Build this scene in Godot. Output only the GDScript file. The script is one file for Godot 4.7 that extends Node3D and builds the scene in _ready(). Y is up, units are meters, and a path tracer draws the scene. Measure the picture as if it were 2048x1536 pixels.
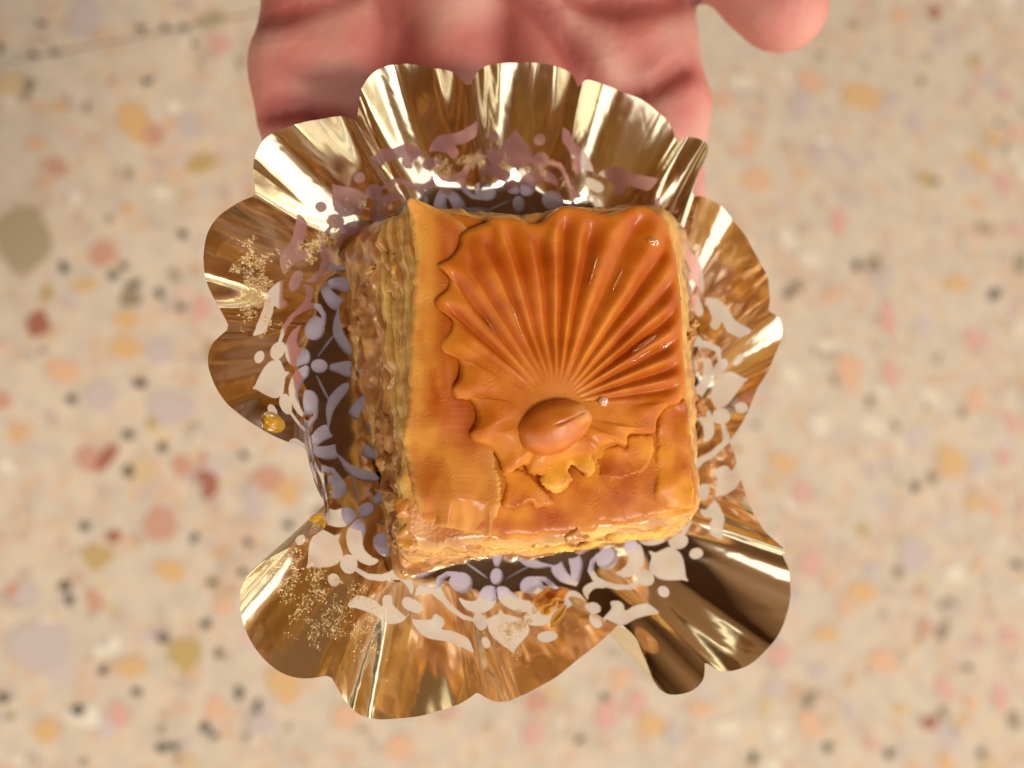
extends Node3D
# Lengths below are millimetres on the tray (its flat base lies at y = 0); MM turns them into metres.
const MM := 0.001
const TRAY := Vector2(6.5, -3.0)
const BASE_R := 36.0
const FLOOR_Y := -350.0
var noise := FastNoiseLite.new()
var rng := RandomNumberGenerator.new()
var mats := {}
var taken := {}

# ---------------------------------------------------------------- helpers
func numbered(called: String) -> String:
	if not taken.has(called):
		taken[called] = 0
		return called
	taken[called] += 1
	return "%s_%03d" % [called, taken[called]]

func thing(called: String, label: String, category: String, group := "") -> Node3D:
	var o := Node3D.new()
	o.name = numbered(called)
	add_child(o)
	tag(o, label, category, group)
	return o

func tag(o: Node, label: String, category: String, group := "") -> void:
	o.set_meta("label", label)
	o.set_meta("category", category)
	if group != "":
		o.set_meta("group", group)

func obj(called: String, mesh: Mesh, mat: Material, parent: Node = self, label := "") -> MeshInstance3D:
	var o := MeshInstance3D.new()
	o.name = numbered(called) if parent == self else called
	o.mesh = mesh
	o.material_override = mat
	o.cast_shadow = GeometryInstance3D.SHADOW_CASTING_SETTING_ON
	parent.add_child(o, true)
	if label != "":
		o.set_meta("label", label)
	return o

func pts(a: Array) -> PackedVector2Array:
	var r := PackedVector2Array()
	for i in range(0, a.size(), 2):
		r.append(Vector2(a[i], a[i + 1]))
	return r

func pts3(a: Array) -> PackedVector3Array:
	var r := PackedVector3Array()
	for i in range(0, a.size(), 3):
		r.append(Vector3(a[i], a[i + 1], a[i + 2]))
	return r

func cat(p0, p1, p2, p3, t: float):
	return 0.5 * (2.0 * p1 + (p2 - p0) * t + (2.0 * p0 - 5.0 * p1 + 4.0 * p2 - p3) * t * t + (3.0 * p1 - p0 - 3.0 * p2 + p3) * t * t * t)

func smooth_closed(p: PackedVector2Array, per := 6) -> PackedVector2Array:
	var r := PackedVector2Array()
	var n := p.size()
	for i in n:
		for k in per:
			r.append(cat(p[(i - 1 + n) % n], p[i], p[(i + 1) % n], p[(i + 2) % n], float(k) / per))
	return r

func resample(p: PackedVector2Array, n: int) -> PackedVector2Array:
	var m := p.size()
	var total := 0.0
	for i in m:
		total += p[i].distance_to(p[(i + 1) % m])
	var r := PackedVector2Array()
	var i := 0
	var at := 0.0
	var seg := p[0].distance_to(p[1])
	for k in n:
		var want := total * k / n
		while at + seg < want and i < m - 1:
			at += seg
			i += 1
			seg = p[i].distance_to(p[(i + 1) % m])
		r.append(p[i].lerp(p[(i + 1) % m], clampf((want - at) / maxf(seg, 1e-6), 0.0, 1.0)))
	return r

func ragged(p: PackedVector2Array, amount: float, seed_at: float, fine := 1.0) -> PackedVector2Array:
	var r := PackedVector2Array()
	var n := p.size()
	for i in n:
		var t := (p[(i + 1) % n] - p[(i - 1 + n) % n]).normalized()
		var q := p[i]
		var d := nz(q.x * 0.35, q.y * 0.35, seed_at) * 0.6 + nz(q.x * 1.1 * fine, q.y * 1.1 * fine, seed_at + 31.0) * 0.5 + nz(q.x * 3.3 * fine, q.y * 3.3 * fine, seed_at + 77.0) * 0.25
		r.append(q + Vector2(t.y, -t.x) * d * amount)
	return r

# smooth noise, about -1 to 1, one wave in about one unit
func nz(x: float, y: float, z: float) -> float:
	return noise.get_noise_3d(x * 100.0, y * 100.0, z * 100.0) * 1.6

func fbm(x: float, y: float, z: float) -> float:
	return nz(x, y, z) * 0.55 + nz(x * 2.1, y * 2.1, z * 2.1 + 5.0) * 0.3 + nz(x * 4.3, y * 4.3, z * 4.3 + 9.0) * 0.15

func grid_mesh(v: PackedVector3Array, cols: int, rows: int, closed: bool, uv := PackedVector2Array(), color := PackedColorArray()) -> ArrayMesh:
	# rows of cols vertices each; the last column joins the first one when closed
	var st := SurfaceTool.new()
	st.begin(Mesh.PRIMITIVE_TRIANGLES)
	for i in v.size():
		if uv.size():
			st.set_uv(uv[i])
		if color.size():
			st.set_color(color[i])
		st.add_vertex(v[i] * MM)
	var last := cols if closed else cols - 1
	for r in rows - 1:
		for c in last:
			var a := r * cols + c
			var b := r * cols + (c + 1) % cols
			st.add_index(a); st.add_index(b); st.add_index(a + cols)
			st.add_index(b); st.add_index(b + cols); st.add_index(a + cols)
	st.generate_normals()
	return st.commit()

# A sheet of dough: the outline (clockwise seen from above) is drawn in rings from its middle, over a height field, with a rounded rim and an underside.
func sheet(outline: PackedVector2Array, middle: Vector2, rings: int, thick: float, height: Callable, tint: Callable, under := 0.5) -> ArrayMesh:
	var n := outline.size()
	var area := 0.0
	for i in n:
		area += outline[i].cross(outline[(i + 1) % n])
	if area < 0.0:
		outline.reverse()
	var v := PackedVector3Array()
	var col := PackedColorArray()
	var fr := []
	for k in rings + 1:
		fr.append([pow(float(k) / rings, 0.85) if k < rings else 1.0, 0.0, 0])
	for k in fr.size():
		var f: float = fr[k][0]
		for i in n:
			var p := middle.lerp(outline[i], maxf(f, 0.001))
			var edge := p.distance_to(outline[i])
			var lip := 0.0
			if edge < thick * 0.5:
				lip = thick * 0.5 - sqrt(maxf(0.0, pow(thick * 0.5, 2.0) - pow(thick * 0.5 - edge, 2.0)))
			v.append(Vector3(p.x, height.call(p, edge) - lip, p.y))
			col.append(tint.call(p, edge, 0.0))
	for k in [0.0, 0.4, 1.0]:
		for i in n:
			var p := outline[i].lerp(middle, k * (1.0 - under))
			v.append(Vector3(p.x, height.call(outline[i].lerp(middle, 0.0 if k < 1.0 else 1.0 - under), 0.0 if k < 1.0 else 9.0) - thick * (0.75 if k == 0.0 else 1.0), p.y))
			col.append(tint.call(p, 0.0, 1.0))
	return grid_mesh(v, n, fr.size() + 3, true, PackedVector2Array(), col)

# A scrap of any outline: filled with small triangles, with a skirt of its thickness
func scrap(outline: PackedVector2Array, step: float, thick: float, height: Callable, tint: Callable) -> ArrayMesh:
	var n := outline.size()
	var all := PackedVector2Array(outline)
	var lo := outline[0]
	var hi := outline[0]
	for p in outline:
		lo = lo.min(p)
		hi = hi.max(p)
	var y := lo.y
	var odd := 0.0
	while y < hi.y:
		var x := lo.x + odd
		while x < hi.x:
			var p := Vector2(x, y)
			if Geometry2D.is_point_in_polygon(p, outline):
				var near := 99.0
				for q in outline:
					near = minf(near, q.distance_to(p))
				if near > step * 0.5:
					all.append(p)
			x += step
		y += step * 0.87
		odd = step * 0.5 - odd
	var st := SurfaceTool.new()
	st.begin(Mesh.PRIMITIVE_TRIANGLES)
	for p in all:
		var e := 99.0
		for q in outline:
			e = minf(e, q.distance_to(p))
		var lip := thick * 0.6 * pow(clampf(1.0 - e / (thick * 0.7), 0.0, 1.0), 2.0)
		st.set_color(tint.call(p, e, 0.0))
		st.add_vertex(Vector3(p.x, height.call(p, e) - lip, p.y) * MM)
	for p in outline:
		st.set_color(tint.call(p, 0.0, 1.0))
		st.add_vertex(Vector3(p.x, height.call(p, 0.0) - thick * 1.4, p.y) * MM)
	var tri := Geometry2D.triangulate_delaunay(all)
	for k in range(0, tri.size(), 3):
		var a := all[tri[k]]
		var b := all[tri[k + 1]]
		var c := all[tri[k + 2]]
		if Geometry2D.is_point_in_polygon((a + b + c) / 3.0, outline):
			var turn := (b - a).cross(c - a) > 0.0
			st.add_index(tri[k]); st.add_index(tri[k + 1] if turn else tri[k + 2]); st.add_index(tri[k + 2] if turn else tri[k + 1])
	var area := 0.0
	for i in n:
		area += outline[i].cross(outline[(i + 1) % n])
	for i in n:
		var a := i if area > 0.0 else (i + 1) % n
		var b := (i + 1) % n if area > 0.0 else i
		var m := all.size()
		for k in [a, m + a, b, b, m + a, m + b]:
			st.add_index(k)
	st.generate_normals()
	return st.commit()

# A long strip of dough between two edges that run the same way; ends and sides are rounded.
func strip(left: PackedVector2Array, right: PackedVector2Array, cols: int, thick: float, height: Callable, tint: Callable) -> ArrayMesh:
	var n := left.size()
	var v := PackedVector3Array()
	var col := PackedColorArray()
	var along := 0.0
	var length := 0.0
	for i in n - 1:
		length += left[i].distance_to(left[i + 1])
	for r in range(-1, n + 1):
		var i := clampi(r, 0, n - 1)
		if r > 0 and r < n:
			along += left[i].distance_to(left[i - 1])
		var wide := left[i].distance_to(right[i])
		for k in 2 * cols:
			var top := k < cols
			var u := float(k) / (cols - 1) if top else float(2 * cols - 1 - k) / (cols - 1)
			u = u * u * (3.0 - 2.0 * u) * 0.35 + u * 0.65
			var p := left[i].lerp(right[i], u)
			var e := minf(minf(u * wide, (1.0 - u) * wide), minf(along, length - along))
			var lip := thick * 0.5 * pow(clampf(1.0 - e / (thick * 0.6), 0.0, 1.0), 2.0)
			var y: float = height.call(p, e, u, along / length)
			if r < 0 or r == n:
				y -= thick * 0.6
			elif top:
				y -= lip
			else:
				y -= thick - lip * 0.6
			v.append(Vector3(p.x, y, p.y))
			col.append(tint.call(p, e, 0.0 if top else 1.0))
	return grid_mesh(v, 2 * cols, n + 2, true, PackedVector2Array(), col)

func open_line(p: PackedVector2Array, n: int) -> PackedVector2Array:
	# a smooth open line in n even steps
	var f := PackedVector2Array()
	for i in p.size() - 1:
		for k in 8:
			f.append(cat(p[maxi(i - 1, 0)], p[i], p[i + 1], p[mini(i + 2, p.size() - 1)], k / 8.0))
	f.append(p[p.size() - 1])
	var total := 0.0
	for i in f.size() - 1:
		total += f[i].distance_to(f[i + 1])
	var r := PackedVector2Array()
	var i := 0
	var at := 0.0
	for k in n:
		var want := total * k / (n - 1)
		while i < f.size() - 2 and at + f[i].distance_to(f[i + 1]) < want:
			at += f[i].distance_to(f[i + 1])
			i += 1
		r.append(f[i].lerp(f[i + 1], clampf((want - at) / maxf(f[i].distance_to(f[i + 1]), 1e-6), 0.0, 1.0)))
	return r

# A lumpy closed body of revolution-like shape round a point
func lump(size: Vector3, rough: float, seed_at: float, cols := 28, rows := 18, freq := 1.1) -> ArrayMesh:
	var v := PackedVector3Array()
	for r in rows + 1:
		var t := PI * r / rows
		for c in cols:
			var a := TAU * c / cols
			var d := Vector3(sin(t) * cos(a), cos(t), sin(t) * sin(a))
			var k := 1.0 + rough * fbm(d.x * freq + seed_at, d.y * freq, d.z * freq)
			v.append(d * size * k)
	return grid_mesh(v, cols, rows + 1, true)

func mat(called: String, linear: Color, rough: float, metallic := 0.0) -> StandardMaterial3D:
	var m := StandardMaterial3D.new()
	m.resource_name = called
	m.albedo_color = linear.linear_to_srgb()
	m.roughness = rough
	m.metallic = metallic
	mats[called] = m
	return m

func noise_image(size: int, freq: float, octaves: int, seed_at: int) -> ImageTexture:
	var n := FastNoiseLite.new()
	n.seed = seed_at
	n.noise_type = FastNoiseLite.TYPE_SIMPLEX_SMOOTH
	n.frequency = freq
	n.fractal_octaves = octaves
	return ImageTexture.create_from_image(n.get_seamless_image(size, size))

# fine crinkles that come in patches, as a dried glaze has them
func glints() -> ImageTexture:
	var a := FastNoiseLite.new()
	a.seed = 31
	a.frequency = 0.06
	a.fractal_octaves = 3
	var b := FastNoiseLite.new()
	b.seed = 32
	b.frequency = 0.012
	b.fractal_octaves = 2
	var ia := a.get_seamless_image(512, 512)
	var ib := b.get_seamless_image(512, 512)
	for y in 512:
		for x in 512:
			var k := 0.12 + smoothstep(0.52, 0.72, ib.get_pixel(x, y).r)
			var g := 0.5 + (ia.get_pixel(x, y).r - 0.5) * k
			ia.set_pixel(x, y, Color(g, g, g))
	return ImageTexture.create_from_image(ia)

func bumps(m: StandardMaterial3D, tex: Texture2D, per_metre: float, depth_mm: float) -> void:
	m.uv1_triplanar = true
	m.uv1_scale = Vector3.ONE * per_metre
	m.heightmap_enabled = true
	m.heightmap_texture = tex
	m.heightmap_scale = depth_mm * 0.1

# ---------------------------------------------------------------- scene
func _ready() -> void:
	rng.seed = 7
	noise.seed = 11
	noise.noise_type = FastNoiseLite.TYPE_SIMPLEX_SMOOTH
	noise.frequency = 0.01
	noise.fractal_type = FastNoiseLite.FRACTAL_NONE
	# camera
	var cam := Camera3D.new()
	cam.name = "camera"
	cam.fov = 35.3100
	cam.near = 0.01
	cam.far = 60.0
	add_child(cam)
	cam.look_at_from_position(Vector3(-0.055056, 0.204079, 0.025308), Vector3(0.000000, 0.024000, 0.000000), Vector3(0, 0, -1))
	var lens := CameraAttributesPhysical.new()
	lens.frustum_focal_length = 37.70
	lens.frustum_focus_distance = 0.19
	lens.exposure_aperture = 11.0
	cam.attributes = lens
	# light
	var env := Environment.new()
	env.background_mode = Environment.BG_SKY
	var sky := ProceduralSkyMaterial.new()
	sky.sky_top_color = Color(0.82, 0.81, 0.80)
	sky.sky_horizon_color = Color(1.0, 0.97, 0.90)
	sky.sky_curve = 0.25
	sky.ground_bottom_color = Color(0.30, 0.24, 0.19)
	sky.ground_horizon_color = Color(0.62, 0.56, 0.49)
	sky.sun_angle_max = 20.0
	sky.sky_energy_multiplier = 1.6
	env.sky = Sky.new()
	env.sky.sky_material = sky
	env.tonemap_mode = Environment.TONE_MAPPER_LINEAR
	env.tonemap_exposure = 0.79
	env.sdfgi_enabled = true
	env.ssao_enabled = true
	env.ssil_enabled = true
	var we := WorldEnvironment.new()
	we.name = "environment"
	we.environment = env
	add_child(we)
	var sun := DirectionalLight3D.new()
	sun.name = "sun"
	sun.light_color = Color(1.0, 0.95, 0.88)
	sun.light_energy = 0.85
	sun.light_angular_distance = 15.0
	sun.shadow_enabled = true
	add_child(sun)
	sun.look_at_from_position(Vector3(0.46, 1.0, 0.36), Vector3.ZERO, Vector3(0, 0, -1))

	materials()
	floor_of_terrazzo()
	added_surround()
	hand()
	paper()
	foil_tray()
	pastry()
	drops()

func materials() -> void:
	var fine := noise_image(512, 0.02, 4, 3)
	var crust := mat("glazed crust", Color(1, 1, 1), 0.42)
	crust.vertex_color_use_as_albedo = true
	crust.subsurf_scatter_enabled = true
	crust.subsurf_scatter_strength = 0.12
	crust.clearcoat_enabled = true
	crust.clearcoat = 0.14
	crust.metallic_specular = 0.28
	crust.clearcoat_roughness = 0.16
	bumps(crust, glints(), 55.0, 0.085)
	var phyllo := mat("phyllo", Color(1, 1, 1), 0.38)
	phyllo.vertex_color_use_as_albedo = true
	phyllo.subsurf_scatter_enabled = true
	phyllo.subsurf_scatter_strength = 0.15
	phyllo.clearcoat_enabled = true
	phyllo.clearcoat = 0.3
	phyllo.clearcoat_roughness = 0.15
	bumps(phyllo, fine, 110.0, 0.07)
	var filling := mat("walnut filling", Color(0.20, 0.085, 0.022), 0.34)
	filling.vertex_color_use_as_albedo = true
	bumps(filling, fine, 60.0, 0.05)
	filling.subsurf_scatter_enabled = true
	filling.subsurf_scatter_strength = 0.1
	filling.clearcoat_enabled = true
	filling.clearcoat = 0.4
	filling.clearcoat_roughness = 0.15
	var piece := mat("nut piece", Color(0.40, 0.16, 0.035), 0.3)
	bumps(piece, fine, 90.0, 0.1)
	bumps(mat("pale nut piece", Color(0.60, 0.29, 0.075), 0.3), fine, 90.0, 0.1)
	var nut := mat("roasted nut", Color(1, 1, 1), 0.4)
	nut.vertex_color_use_as_albedo = true
	nut.subsurf_scatter_enabled = true
	nut.subsurf_scatter_strength = 0.04
	nut.clearcoat_enabled = true
	nut.clearcoat = 0.06
	nut.clearcoat_roughness = 0.2
	bumps(nut, fine, 60.0, 0.05)
	var paper_m := mat("lilac paper", Color(0.44, 0.37, 0.45), 0.8)
	bumps(paper_m, fine, 120.0, 0.05)
	var skin := mat("skin", Color(0.60, 0.295, 0.235), 0.6)
	skin.vertex_color_use_as_albedo = true
	skin.subsurf_scatter_enabled = true
	skin.subsurf_scatter_strength = 0.10
	bumps(skin, fine, 30.0, 0.15)
	var foil := mat("gold print", Color(0.89, 0.81, 0.61), 0.11, 1.0)
	foil.transparency = BaseMaterial3D.TRANSPARENCY_ALPHA
	foil.albedo_texture = print_pattern()
	foil.cull_mode = BaseMaterial3D.CULL_DISABLED
	var film := mat("clear film", Color(1, 1, 1), 0.06)
	film.transparency = BaseMaterial3D.TRANSPARENCY_ALPHA
	film.albedo_color.a = 0.06
	film.cull_mode = BaseMaterial3D.CULL_DISABLED
	var syrup := mat("syrup", Color(0.95, 0.60, 0.05), 0.03)
	syrup.refraction_enabled = true
	syrup.refraction_scale = 0.045
	syrup.transparency = BaseMaterial3D.TRANSPARENCY_ALPHA
	syrup.albedo_color.a = 0.35
	var clear := mat("clear glint", Color(1.0, 0.86, 0.62), 0.04)
	clear.refraction_enabled = true
	clear.refraction_scale = 0.045
	clear.transparency = BaseMaterial3D.TRANSPARENCY_ALPHA
	clear.albedo_color.a = 0.05
	var grain := mat("sugar grain", Color(0.92, 0.72, 0.40), 0.12, 0.7)
	grain.clearcoat_enabled = true
	var sugar := mat("sugar", Color(0.95, 0.85, 0.72), 0.15)
	sugar.refraction_enabled = true
	sugar.refraction_scale = 0.05
	sugar.transparency = BaseMaterial3D.TRANSPARENCY_ALPHA
	sugar.albedo_color.a = 0.3

# The floral print of the foil: one eighth of the round, flower axis in the middle; gold where nothing is listed, clear film inside the shapes.
func print_pattern() -> ImageTexture:
	var size := 640
	var im := Image.create_empty(size, size, true, Image.FORMAT_RGBA8)
	im.fill(Color.WHITE)
	var flower := 33.6
	var shapes := []
	# on both sides of the flower axis: across, outwards
	var both := [
		[0.15, 2.0, 0.7, 1.65, 2.0, 1.8, 2.9, 2.75, 3.5, 4.0, 4.6, 4.6, 6.2, 4.5, 7.4, 4.0, 7.3, 5.0, 6.4, 6.1, 4.6, 6.8, 2.9, 6.7, 1.3, 5.8, 0.33, 4.5, 0.15, 3.2],
		[10.8, 3.0, 13.2, 2.1, 14.5, 2.5, 15.2, 3.9, 14.0, 3.5, 12.3, 3.6, 11.0, 4.6],
		[18.6, 3.9, 17.6, 2.3, 15.4, 1.0, 13.0, -1.4, 11.9, -3.2, 11.2, -2.8, 9.9, -2.1, 10.6, -0.6, 12.5, 0.6, 15.2, 1.4, 17.4, 2.8],
		[10.3, -2.5, 7.7, -3.0, 5.5, -4.1, 3.7, -5.2, 2.4, -5.2, 2.9, -3.9, 5.1, -2.1, 7.3, -1.7, 9.5, -2.1],
		[0.0, -5.2, 1.4, -5.2, 0.9, -3.0, 0.5, -1.9, 0.0, -1.9],
		[5.1, -1.9, 2.0, 0.0, 1.9, 0.35, 5.2, -1.55],
		[0.0, 6.3, 0.5, 6.9, 1.6, 7.4, 2.6, 8.0, 2.8, 9.2, 2.6, 10.4, 1.8, 11.7, 0.4, 13.4, 0.0, 13.8],
		[3.0, -12.0, 4.6, -10.0, 6.5, -8.0, 8.5, -7.2, 7.5, -5.6, 5.0, -7.0, 3.6, -9.4],
		[0.0, -12.5, 1.2, -11.0, 1.8, -8.8, 1.0, -7.2, 0.0, -6.6],
	]
	for b in both:
		var p := smooth_closed(pts(b), 4)
		for s in [1.0, -1.0]:
			var q := PackedVector2Array()
			for w in p:
				q.append(Vector2(w.x * s, flower + w.y))
			shapes.append(q)
	for e in [[0.0, 0.0, 1.2, 1.45], [4.15, 8.3, 1.45, 1.55], [4.0, 12.0, 0.95, 1.0], [6.4, 1.4, 2.15, 1.8], [9.0, -10.0, 1.4, 1.2]]:
		for s in ([1.0, -1.0] if e[0] > 0.0 else [1.0]):
			var q := PackedVector2Array()
			for i in 20:
				q.append(Vector2(s * e[0] + cos(TAU * i / 20) * e[2], flower + e[1] + sin(TAU * i / 20) * e[3]))
			shapes.append(q)
	var arc := pts([5.5, 8.0, 7.7, 7.3, 9.5, 5.8, 10.5, 4.1, 10.8, 2.5, 10.2, 1.0, 8.8, 0.0, 7.0, -0.1])
	for s in [1.0, -1.0]:
		var left := PackedVector2Array()
		var right := PackedVector2Array()
		for i in arc.size():
			var t := (arc[mini(i + 1, arc.size() - 1)] - arc[maxi(i - 1, 0)]).normalized()
			var w := 0.34 + 0.26 * sin(PI * i / (arc.size() - 1))
			left.append(arc[i] + Vector2(t.y, -t.x) * w)
			right.append(arc[i] - Vector2(t.y, -t.x) * w)
		right.reverse()
		left.append_array(right)
		for i in left.size():
			left[i] = Vector2(left[i].x * s, flower + left[i].y)
		shapes.append(left)
	# the pair of leaves and its bar, on the axis between two flowers
	var half := [
		[0.3, 1.6, 0.6, 2.4, 3.3, 1.5, 3.9, 1.0, 4.4, -0.1, 5.7, 0.2, 6.1, 1.1, 5.8, 2.3, 7.6, 1.9, 10.0, 2.0, 11.2, 2.9, 11.8, 4.6, 10.0, 4.3, 6.7, 4.3, 4.0, 4.9, 2.3, 4.4, 0.8, 3.1],
		[0.0, -1.1, 1.4, -1.0, 2.0, 0.0, 1.4, 0.9, 0.0, 1.0],
	]
	for turn in [PI / 8, -PI / 8]:
		for b in half:
			var p := smooth_closed(pts(b), 4)
			for s in [1.0, -1.0]:
				var q := PackedVector2Array()
				for w in p:
					q.append(Vector2(w.x * s * 0.9, 42.2 + w.y * 0.9).rotated(turn))
				shapes.append(q)
	for q in shapes:
		var lo := Vector2(9, 999)
		var hi := Vector2(-9, -999)
		for w in q:
			var k := Vector2(atan2(w.x, w.y), w.length())
			lo = lo.min(k)
			hi = hi.max(k)
		var x0 := clampi(int((lo.x / (PI / 4) + 0.5) * size) - 1, 0, size - 1)
		var x1 := clampi(int((hi.x / (PI / 4) + 0.5) * size) + 1, 0, size - 1)
		var y0 := clampi(int((lo.y - 20.0) / 34.0 * size) - 1, 0, size - 1)
		var y1 := clampi(int((hi.y - 20.0) / 34.0 * size) + 1, 0, size - 1)
		for y in range(y0, y1 + 1):
			var rad := 20.0 + 34.0 * (y + 0.5) / size
			for x in range(x0, x1 + 1):
				var a := ((x + 0.5) / size - 0.5) * PI / 4
				if Geometry2D.is_point_in_polygon(Vector2(rad * sin(a), rad * cos(a)), q):
					im.set_pixel(x, y, Color(1, 1, 1, 0.0))
	im.generate_mipmaps()
	return ImageTexture.create_from_image(im)

# ---------------------------------------------------------------- floor
func chip_mesh(seed_at: int, corners: int, flat := 0.25) -> ArrayMesh:
	# a worn stone chip ground flush with the floor: an uneven rounded polygon of unit size, top at 0
	var r := RandomNumberGenerator.new()
	r.seed = seed_at
	var p := PackedVector2Array()
	for i in corners:
		var a := TAU * (i + r.randf_range(-0.3, 0.3)) / corners
		p.append(Vector2(cos(a), sin(a)) * r.randf_range(0.36, 0.56))
	p = smooth_closed(p, 3)
	var st := SurfaceTool.new()
	st.begin(Mesh.PRIMITIVE_TRIANGLES)
	for i in p.size():
		var q := p[(i + 1) % p.size()]
		for w in [Vector3(0, 0, 0), Vector3(p[i].x, 0, p[i].y), Vector3(q.x, 0, q.y)]:
			st.set_normal(Vector3.UP)
			st.add_vertex(w)
	return st.commit()

func added_surround() -> void:
	# unseen roof and walls added for dark foil reflections, open in front and right
	var m := mat("added roof brown", Color(0.10, 0.038, 0.014), 0.7)
	var roof := BoxMesh.new()
	roof.size = Vector3(5.0, 0.08, 3.0)
	var o := obj("added_roof", roof, m)
	o.position = Vector3(-0.9, 2.0, -1.06)
	o.set_meta("kind", "structure")
	var w := BoxMesh.new()
	w.size = Vector3(5.0, 2.4, 0.12)
	var p := obj("added_back_wall", w, mat("added_wall_brown", Color(0.26, 0.14, 0.065), 0.9))
	p.position = Vector3(-0.9, 0.8, -1.5)
	p.set_meta("kind", "structure")
	var side := BoxMesh.new()
	side.size = Vector3(0.12, 2.4, 2.0)
	var q := obj("added_side_wall", side, mats["added_wall_brown"])
	q.position = Vector3(-1.7, 0.8, -0.43)
	q.set_meta("kind", "structure")

func floor_of_terrazzo() -> void:
	var root := Node3D.new()
	root.name = "floor"
	root.set_meta("kind", "structure")
	add_child(root)
	var mottled := NoiseTexture2D.new()
	var base := mat("terrazzo ground", Color(0.56, 0.468, 0.365), 0.75)
	var im := Image.create_empty(512, 512, false, Image.FORMAT_RGB8)
	var n := FastNoiseLite.new()
	n.seed = 5
	n.frequency = 0.018
	n.fractal_octaves = 4
	var n2 := FastNoiseLite.new()
	n2.seed = 8
	n2.noise_type = FastNoiseLite.TYPE_CELLULAR
	n2.frequency = 0.035
	n2.cellular_return_type = FastNoiseLite.RETURN_CELL_VALUE
	var a0 := n.get_seamless_image(512, 512)
	var a1 := n2.get_seamless_image(512, 512)
	for y in 512:
		for x in 512:
			var k := a0.get_pixel(x, y).r - 0.5
			var c := a1.get_pixel(x, y).r
			var t := Color(0.94 + k * 0.1, 0.935 + k * 0.09, 0.93 + k * 0.06)
			if c > 0.78:
				t = t.lerp(Color(0.84, 0.82, 0.85), 0.8)
			elif c > 0.66:
				t = t.lerp(Color(0.98, 0.86, 0.76), 0.8)
			elif c < 0.14:
				t = t.lerp(Color(0.98, 0.90, 0.74), 0.8)
			elif c < 0.28:
				t = t.lerp(Color(1.0, 0.98, 0.95), 0.8)
			im.set_pixel(x, y, t)
	base.albedo_texture = ImageTexture.create_from_image(im)
	base.uv1_triplanar = true
	base.uv1_world_triplanar = true
	base.uv1_scale = Vector3.ONE * 7.0
	var joint := mat("joint", Color(0.38, 0.30, 0.21), 0.8)
	# bed below the slabs
	var bed := BoxMesh.new()
	bed.size = Vector3(8.0, 0.03, 8.0)
	var b := obj("mortar_bed", bed, joint, root)
	b.position = Vector3(0, FLOOR_Y * MM - 0.0175, 0)
	# slabs of 800 mm; one joint runs across the upper left of the picture
	var j0: PackedVector2Array = pts([-122.6, -187.0, -19.7, -222.7])
	var along := (j0[1] - j0[0]).normalized()
	var across := Vector2(-along.y, along.x)
	var slab := 800.0
	var grid := Basis(Vector3(along.x, 0, along.y), Vector3.UP, Vector3(across.x, 0, across.y))
	var box := slab_mesh(slab - 1.0, 0.7)
	for i in range(-2, 3):
		for k in range(-3, 3):
			var s := obj("floor_slab", box, base, root)
			var c := j0[0] + along * (190.0 + slab * i) + across * (slab * (k + 0.5))
			s.transform = Transform3D(grid, Vector3(c.x, FLOOR_Y, c.y) * MM)
	# stone chips
	var tones := [Color(0.064, 0.060, 0.041), Color(0.442, 0.230, 0.152), Color(0.524, 0.322, 0.138), Color(0.515, 0.285, 0.230), Color(0.276, 0.092, 0.051), Color(0.432, 0.350, 0.313), Color(0.386, 0.267, 0.092), Color(0.313, 0.239, 0.138), Color(0.570, 0.488, 0.377), Color(0.552, 0.331, 0.202)]
	var stone := []
	for t in tones:
		stone.append(mat("stone %d" % stone.size(), t, 0.65))
	var shapes := []
	for i in 14:
		shapes.append(chip_mesh(100 + i, 5 + i % 4))
	# the stones one can pick out: place in the picture's floor, size across, turn, tone
	var seen: Array = stones()
	var used := PackedVector2Array()
	var count := 0
	for s in seen:
		var at := Vector2(s[0], s[1])
		used.append(at)
		chip(root, shapes[count % 14], stone[int(s[5])], at, s[2], s[3], s[4], 0.9 + 0.003 * (count % 40))
		count += 1
	# the rest of the paving is strewn at random
	rng.seed = 21
	while count < 290:
		var at := Vector2(rng.randf_range(-170, 480), rng.randf_range(-320, 230))
		var near := false
		for u in used:
			if u.distance_to(at) < 13.0:
				near = true
				break
		if near:
			continue
		used.append(at)
		var w := rng.randf_range(6.0, 17.0)
		var tone: int = [0, 1, 9, 3, 5, 5, 7, 8, 5, 9, 9, 2, 5, 8][rng.randi() % 14]
		if tone == 0:
			w = rng.randf_range(3.0, 5.0)
		chip(root, shapes[rng.randi() % 14], stone[tone], at, w, w * rng.randf_range(0.5, 0.9), rng.randf_range(0, 180), 0.5 + 0.002 * (count % 150))
		count += 1
	# grit too fine to pick apart
	var mm := MultiMesh.new()
	mm.transform_format = MultiMesh.TRANSFORM_3D
	mm.use_colors = true
	mm.mesh = chip_mesh(400, 5)
	mm.instance_count = 3600
	var grit_tones := [Color(0.378, 0.306, 0.234), Color(0.450, 0.297, 0.180), Color(0.594, 0.504, 0.396), Color(0.495, 0.360, 0.198), Color(0.468, 0.378, 0.342), Color(0.225, 0.171, 0.108), Color(0.558, 0.360, 0.288), Color(0.612, 0.540, 0.432), Color(0.432, 0.369, 0.324)]
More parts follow.
